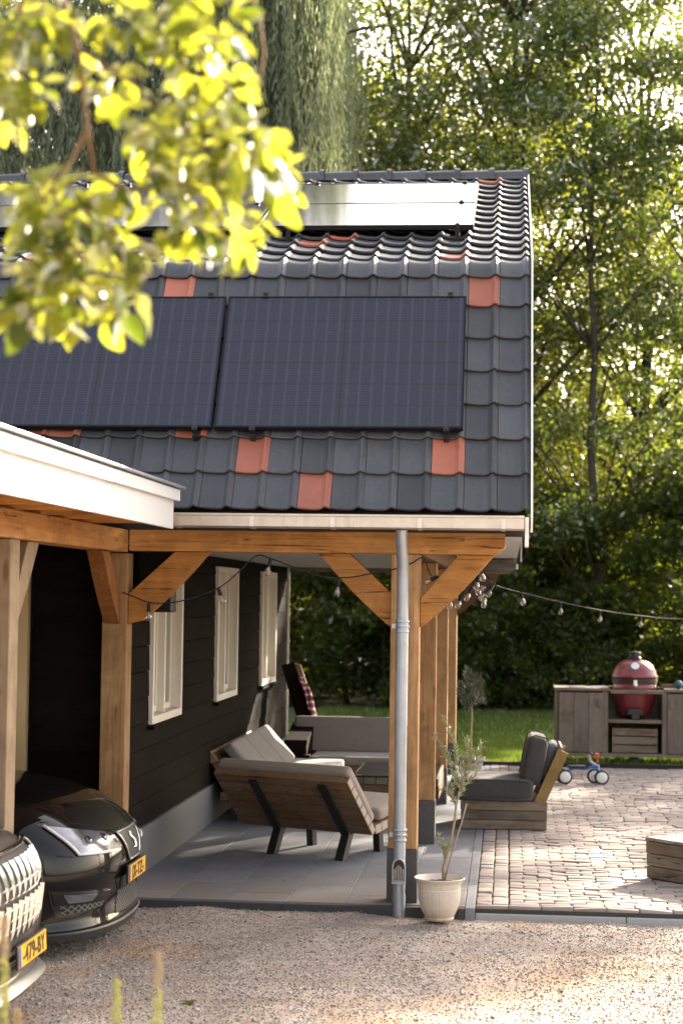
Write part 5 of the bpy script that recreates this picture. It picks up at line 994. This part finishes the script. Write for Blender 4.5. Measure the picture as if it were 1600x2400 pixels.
for (p_, x, y, sc, rz, lab) in (
    (A_, -7.2, 36, 1.08, .3, 'leafy tree directly behind the middle of the roof ridge'), (B_, -4.6, 38.5, 1.0, 1.2, 'tall tree rising behind the roof just right of the hanging willow'),
    (A_, -2.2, 37, 1.05, 2.4, 'broad leafy tree behind the right end of the roof ridge'), (B_, .2, 36.5, 1.0, 4.1, 'tall tree just right of the roof edge with dark trunk'),
    (C_t, -.6, 41, 1.05, .9, 'yellow-green tree glowing in backlight right of the roof edge'), (D_t, 1.9, 35.2, 1.12, 2.0, 'slender dark-trunked tree standing behind the red grill'),
    (A_, 2.9, 40, 1.12, 5.2, 'big leafy tree filling the upper right corner'), (D_t, 3.6, 36.5, 1.12, .4, 'slender tree with thin trunk at the far right edge'), (C_t, -9.5, 40, 1.1, 3.3, 'leafy tree behind the left part of the roof and the willow'),
    (B_, -6.2, 44, 1.05, 5.0, 'pale backlit tree in the second row behind the roof ridge'), (C_t, -3.2, 45, 1.1, 2.2, 'yellow-green tree in the second row above the right solar panels'), (A_, 1.2, 47, 1.0, 1.0, 'hazy backlit tree deep in the wood above the string lights'),
    (C_t, 4.2, 47, .95, 4.4, 'bright thin tree deep in the wood at the right edge')):
    place(p_, used, x, y, sc, rz, lab, GT)
# trees beyond the right edge that shade the terrace
k = 0
for (p_, x, y, sc) in ((D_t, 5.8, 37, .72), (D_t, 8.2, 35, .74), (D_t, 10.4, 35.6, .75), (E_t, 9.7, 35.2, .93), (E_t, 7.6, 36.0, .97), (D_t, 12.4, 35.4, .79), (C_t, 14.4, 35.5, .80), (B_, 14.6, 40.5, .70), (D_t, 15.2, 36, .82), (C_t, 17.8, 34.5, .80), (A_, 20, 36, .75), (C_t, 22.4, 35, .82), (D_t, 13.5, 41, .85), (C_t, 17, 41, .85)):
    place(p_, used, x, y, sc, k * 1.3, 'tree outside the right edge of the picture shading the paving', 'trees beyond the right edge'); k += 1
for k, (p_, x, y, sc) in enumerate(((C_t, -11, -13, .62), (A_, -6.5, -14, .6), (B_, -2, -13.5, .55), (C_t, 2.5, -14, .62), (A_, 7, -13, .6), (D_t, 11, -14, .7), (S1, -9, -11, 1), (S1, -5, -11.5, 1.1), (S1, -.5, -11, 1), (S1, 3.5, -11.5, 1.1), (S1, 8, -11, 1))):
    place(p_, used, x, y, sc, k * 1.1, 'tree or shrub standing behind the camera across the driveway', 'trees behind the camera')
ORD = ['leftmost', 'second', 'third', 'fourth', 'fifth', 'sixth', 'seventh', 'eighth', 'ninth', 'tenth', 'eleventh', 'twelfth', 'thirteenth', 'fourteenth', 'fifteenth', 'sixteenth', 'seventeenth', 'eighteenth', 'rightmost']
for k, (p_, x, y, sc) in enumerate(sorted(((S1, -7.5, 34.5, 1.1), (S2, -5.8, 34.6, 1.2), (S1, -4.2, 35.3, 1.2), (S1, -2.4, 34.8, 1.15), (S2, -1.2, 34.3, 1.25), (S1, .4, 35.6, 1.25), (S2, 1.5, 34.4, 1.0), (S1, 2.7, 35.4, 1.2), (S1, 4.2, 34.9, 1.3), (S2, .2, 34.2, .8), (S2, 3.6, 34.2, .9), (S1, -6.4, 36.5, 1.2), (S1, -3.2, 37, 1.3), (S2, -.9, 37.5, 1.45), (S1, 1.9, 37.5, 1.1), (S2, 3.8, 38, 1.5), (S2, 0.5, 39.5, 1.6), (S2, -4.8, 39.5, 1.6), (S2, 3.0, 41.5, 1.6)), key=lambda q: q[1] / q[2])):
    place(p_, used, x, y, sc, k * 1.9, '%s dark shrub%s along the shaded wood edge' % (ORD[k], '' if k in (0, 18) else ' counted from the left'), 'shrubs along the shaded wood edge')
# far wood
N = 75000; fx = rng.uniform(-26, 18, N); fy = rng.uniform(52, 62, N); top = 8.5 + 2.5 * fbm(fx, fy * .3, .45, 5); fz = rng.random(N) ** .8 * top; V, F = quads(np.stack([fx, fy, fz], 1), .30, 1.5, .2)
tag(npmesh('distant_wood', V, F, TL[0]), 'dark mass of distant wood seen between the trunks', 'woodland', kind='stuff')
# ---------------- willow ----------------
WT_ = thing('weeping_willow', 'weeping willow with long pale hanging strands behind the left of the roof', 'tree', (-6.0, 27.0, -.16)); m = MB(); m.tube([(-6, 27, -.2), (-6.1, 27, 3), (-5.9, 27.2, 6), (-6.2, 27, 9), (-6.1, 27.1, 11.0)], [.4, .33, .28, .2, .1], 12)
for i in range(22): a = i * 2.4; rr = 2.2 + 2.0 * random.random(); z = 9.0 + 2.0 * random.random(); m.tube([(-6, 27, 6 + .18 * i), (-6 + rr * .5 * math.cos(a), 27 + rr * .5 * math.sin(a), z), (-6 + rr * math.cos(a), 27 + rr * math.sin(a), z + .3)], [.11, .06, .02], 6)
part('trunk', m, tbark, WT_, True)
P0_, D0_, R0_ = [], [], []
dr = [0, 0, 0, 0]
for i in range(3600):
    if i % 9 == 0: dr = [rng.normal() * .1, rng.normal() * .1, rng.normal() * .5, rng.uniform(0, 6.283)]
    a = rng.uniform(0, 6.283) if i % 9 == 0 else a; rr_0 = rr if i % 9 else 0; rr = 4.3 * math.sqrt(rng.random()) if i % 3 else 3.2 + rng.random() * 1.0
    if i % 9 == 0: base_ = (-3.55 + rng.normal() * .75, 25.0 + rng.normal() * .6) if (i // 9) % 4 == 0 else (-6.2 + rr * math.cos(a), 27 + rr * math.sin(a) * .8)
    cx_, cy_ = base_[0] + rng.normal() * .10, base_[1] + rng.normal() * .10
    if cx_ > -2.45 : continue
    ztop = 12.2 - .12 * rr ** 2 + rng.normal() * .5; L = rng.uniform(2.8, 5.6) if cx_ < -2.9 else rng.uniform(1.6, 4.0); nl = int(L / .042); t = np.arange(nl) / nl; ph = dr[3] + rng.normal() * .3; sw = rng.uniform(.08, .2); L *= 1
    P0_.append(np.stack([cx_ + sw * np.sin(t * 3 + ph) + rng.normal(size=nl) * .016, cy_ + sw * np.cos(t * 2.5 + ph) + rng.normal(size=nl) * .016, ztop - t * L], 1)); R0_.append(np.clip(rng.random() * .6 + rng.random(nl) * .5, 0, 1))
P0_ = np.concatenate(P0_); R0_ = np.concatenate(R0_); N = len(P0_); d = np.stack([rng.normal(size=N) * .22, rng.normal(size=N) * .22, -np.ones(N)], 1); d /= np.linalg.norm(d, axis=1)[:, None]; e = np.cross(d, rng.normal(size=(N, 3))); e /= np.linalg.norm(e, axis=1)[:, None]
l_ = rng.uniform(.08, .15, N)[:, None]; w_ = rng.uniform(.009, .015, N)[:, None]; V = np.stack([P0_, P0_ + d * l_ * .45 + e * w_, P0_ + d * l_, P0_ + d * l_ * .45 - e * w_], 1).reshape(-1, 3)
npmesh('crown', V, np.arange(4 * N).reshape(N, 4), leafmat('willow_leaf', (.14, .165, .10), (.24, .27, .185), (.16, .20, .07), (.28, .32, .13), .38, .6, .08), WT_, rnd=R0_)
print('willow leaves', N)
# ---------------- overhanging branch in the foreground ----------------
FB_ = thing('apple_tree', 'sunlit yellow-green leafy branches hanging into the upper left foreground', 'tree', (-3.2, 3.4, -.1)); bb = plain('young_bark', (.26, .15, .07), .8, nz=.3, sc=40, bump=.3)
m = MB(); m.tube([(-3.2, 3.4, -.3), (-3.15, 3.4, 1.2), (-3.05, 3.5, 2.6), (-2.6, 3.6, 3.5), (-1.9, 3.8, 3.75), (-1.3, 3.95, 3.72)], [.12, .10, .08, .055, .04, .026], 10)
D4 = 4.0
def bp(pts, y0=D4): return [at(a * k_, b * k_, y=y0 + dy) for a, b, dy in pts]
for pts, r_ in (([(-60, -120, 0), (60, -60, 0), (150, 10, 0), (180, 110, -.05), (200, 280, -.1), (216, 395, -.1)], .010), ([(-60, -120, 0), (200, -130, 0), (420, -100, 0), (560, -40, .05), (595, 30, .05), (606, 120, .05), (596, 190, .05), (578, 245, .05)], .0055), ([(200, 300, -.1), (170, 360, -.1), (120, 430, -.1), (70, 520, -.1)], .007), ([(180, 110, -.05), (290, 180, 0), (400, 260, 0), (470, 350, 0), (600, 370, 0), (660, 400, .05)], .005), ([(216, 395, -.1), (300, 440, 0), (420, 430, 0), (520, 520, 0)], .005), ([(120, 430, -.1), (160, 560, -.15), (240, 640, -.15), (280, 700, -.15)], .006), ([(160, 560, -.15), (100, 640, -.2), (60, 700, -.2)], .005), ([(60, -60, 0), (40, 80, .1), (30, 200, .1), (20, 270, .1)], .007), ([(420, -100, 0), (440, 40, 0), (470, 180, .05), (540, 300, .05)], .005)):
    P = bp(pts); m.tube(P, [r_ * (1 - .6 * i / (len(P) - 1)) for i in range(len(P))], 8)
part('branch', m, bb, FB_, True)
BL = [(45, 60, 80, 90, 70), (40, 190, 75, 85, 60), (120, 40, 60, 60, 30), (250, 45, 80, 55, 34), (380, 40, 90, 60, 46), (490, 60, 75, 80, 50), (510, 165, 55, 75, 32), (430, 120, 60, 55, 20), (250, 170, 60, 35, 15), (300, 205, 40, 30, 7), (500, 215, 65, 50, 22), (350, 300, 55, 60, 30), (420, 350, 70, 60, 34), (500, 330, 70, 70, 40), (570, 320, 60, 60, 26), (620, 370, 55, 45, 22), (640, 420, 40, 45, 14), (440, 440, 110, 55, 46), (430, 520, 90, 45, 30), (540, 500, 55, 65, 22), (545, 570, 30, 35, 7), (120, 470, 95, 75, 70), (200, 520, 90, 60, 42), (60, 440, 30, 35, 7), (270, 550, 60, 55, 24), (110, 560, 70, 35, 22), (140, 660, 95, 70, 62), (60, 690, 60, 70, 26), (240, 640, 70, 60, 34), (290, 690, 45, 50, 20), (30, 760, 25, 35, 4), (200, 730, 60, 30, 12), (290, 420, 50, 25, 9), (260, 230, 25, 25, 3), (20, 280, 30, 30, 6)]
V, F, rr_ = [], [], []
def broad(c_, d, up, L, W):
    d = d.normalized(); s_ = d.cross(up); s_ = s_.normalized() if s_.length > 1e-3 else Vector((1, 0, 0)); n_ = s_.cross(d).normalized(); b = len(V); cu = random.uniform(-.15, .55); fold = random.uniform(.1, .55); wv = random.uniform(0, 6)
    for i in range(7):
        t = i / 6; wd = W * .5 * math.sin(math.pi * (.04 + .93 * t ** .85)) ** .75; p = c_ + d * (L * t) - n_ * (cu * L * t * t)
        for j in (-1, -.5, 0, .5, 1): V.append(p + s_ * wd * j + n_ * (abs(j) ** 1.3 * wd * fold + .05 * W * math.sin(t * 9 + wv + j)))
    for i in range(6):
        for j in range(4): q = b + i * 5 + j; F.append((q, q + 1, q + 6, q + 5))
    rr_.extend([random.random()] * 24)
for (cx, cy, rx, ry, k) in BL:
    rx *= .8; ry *= .8
    for _ in range(int(k * .8)):
        a = random.uniform(0, 6.283); q = random.random() ** .55; p = at((cx + rx * q * math.cos(a)) * k_, (cy + ry * q * math.sin(a)) * k_, y=D4 + random.uniform(-.3, .3)); out = Vector((math.cos(a), 0, -math.sin(a))) * q
        d = out * .9 + Vector((random.uniform(-.7, .7), random.uniform(-.8, .8), random.uniform(-.8, .35))); up = Vector((random.uniform(-1, 1), random.uniform(-.7, .7), 1)); L = random.uniform(.048, .085); broad(p, d, up, L, L * random.uniform(.58, .76))
apm = leafmat('apple_leaf', (.045, .06, .008), (.08, .10, .016), (.07, .11, .006), (.60, .60, .045), .55, .4, .3)
npmesh('leaves', np.array([tuple(p) for p in V]), np.array(F), apm, FB_, rnd=np.array(rr_), smooth=True)
# ---------------- flower spikes bottom left ----------------
spm = leafmat('spike_bud', (.38, .40, .14), (.50, .48, .20), (.6, .6, .14), (.7, .62, .25), .35); pk = leafmat('spike_tip', (.42, .33, .22), (.5, .36, .26), (.5, .4, .2), (.5, .4, .2), .3)
for i, (X_, Y_, X2, lab) in enumerate(((373, 2232, 352, 'tallest blurred flower spike with a pinkish tip in the bottom foreground'), (276, 2298, 270, 'shorter blurred green flower spike left of the tallest one'), (12, 2150, 14, 'blurred flower spike in front of the grey car number plate'), (40, 2362, 30, 'small blurred flower spike low in the bottom left corner'))):
    top = at(X_, Y_, y=4.6); bot = at(X2, 2600, y=4.6); d = (bot - top); foot = top + d * ((top.z + .08) / max(.1, top.z - bot.z)); foot.z = -.08; foot.x = bot.x
    T = thing('flower_spike', lab, 'plant', tuple(foot), group='flower spikes in the foreground'); m = MB(); mid = (top + foot) / 2 + Vector((.01, 0, 0)); m.tube([foot, mid, top], [.005, .004, .002], 6); part('stem', m, spm, T)
    m = MB()
    for k in range(240):
        f = random.random(); p = top.lerp(foot, f * .45); r_ = .0075 + .004 * math.sin(f * 3); a = random.uniform(0, 6.28); q = p + Vector((math.cos(a) * r_, math.sin(a) * r_, 0)); e = .0055; m.lathe([(.0005, -e), (e * .7, -e * .3), (e * .6, e * .5), (.0005, e * 1.3)], q, 5, 1 if f < .16 and i != 1 else 0)
    part('flower_head', m, [spm, pk], T)
    for k in range(7):
        f = .5 + k * .07; p = top.lerp(foot, f); V, F = [], []; 
        m = MB(); a = k * 2.1; d_ = Vector((math.cos(a), math.sin(a), .5)); leaf_blade(V, F, p, d_, Vector((0, 0, 1)), .09, .018, .4, 4); m.add(V, F); part('leaf', m, spm, T)
# a few fallen leaves on the gravel and paving
fl = leafmat('fallen_leaf', (.10, .06, .02), (.30, .15, .04), (.1, .08, .02), (.2, .12, .03), .2)
V, F, rr_ = [], [], []
for _ in range(60):
    if random.random() < .5: x, y = random.uniform(-2.3, 1.3), random.uniform(8, 12.1); z = float(gz(x, y)) + .012
    else: x, y = random.uniform(-2.2, 2), random.uniform(12.5, 19); z = .012
    a = random.uniform(0, 6.28); L = random.uniform(.012, .03); broad(Vector((x, y, z)), Vector((math.cos(a), math.sin(a), .1)), Vector((.2, .1, 1)), L, L * .5)
tag(npmesh('leaf_litter', np.array([tuple(p) for p in V]), np.array(F), fl, rnd=np.array(rr_)), 'small dry leaves scattered over the gravel and paving', 'leaf litter', kind='stuff')
p = at(443, 2350, z=-.06); V, F, rr_ = [], [], []
for a in (0, .8, 2.2, 3.6, 5): broad(p, Vector((math.cos(a), math.sin(a), .25)), Vector((0, .2, 1)), .05, .03)
tag(npmesh('weed', np.array([tuple(q) for q in V]), np.array(F), TL[0], rnd=np.array(rr_)), 'small dark green weed growing in the gravel', 'weed')
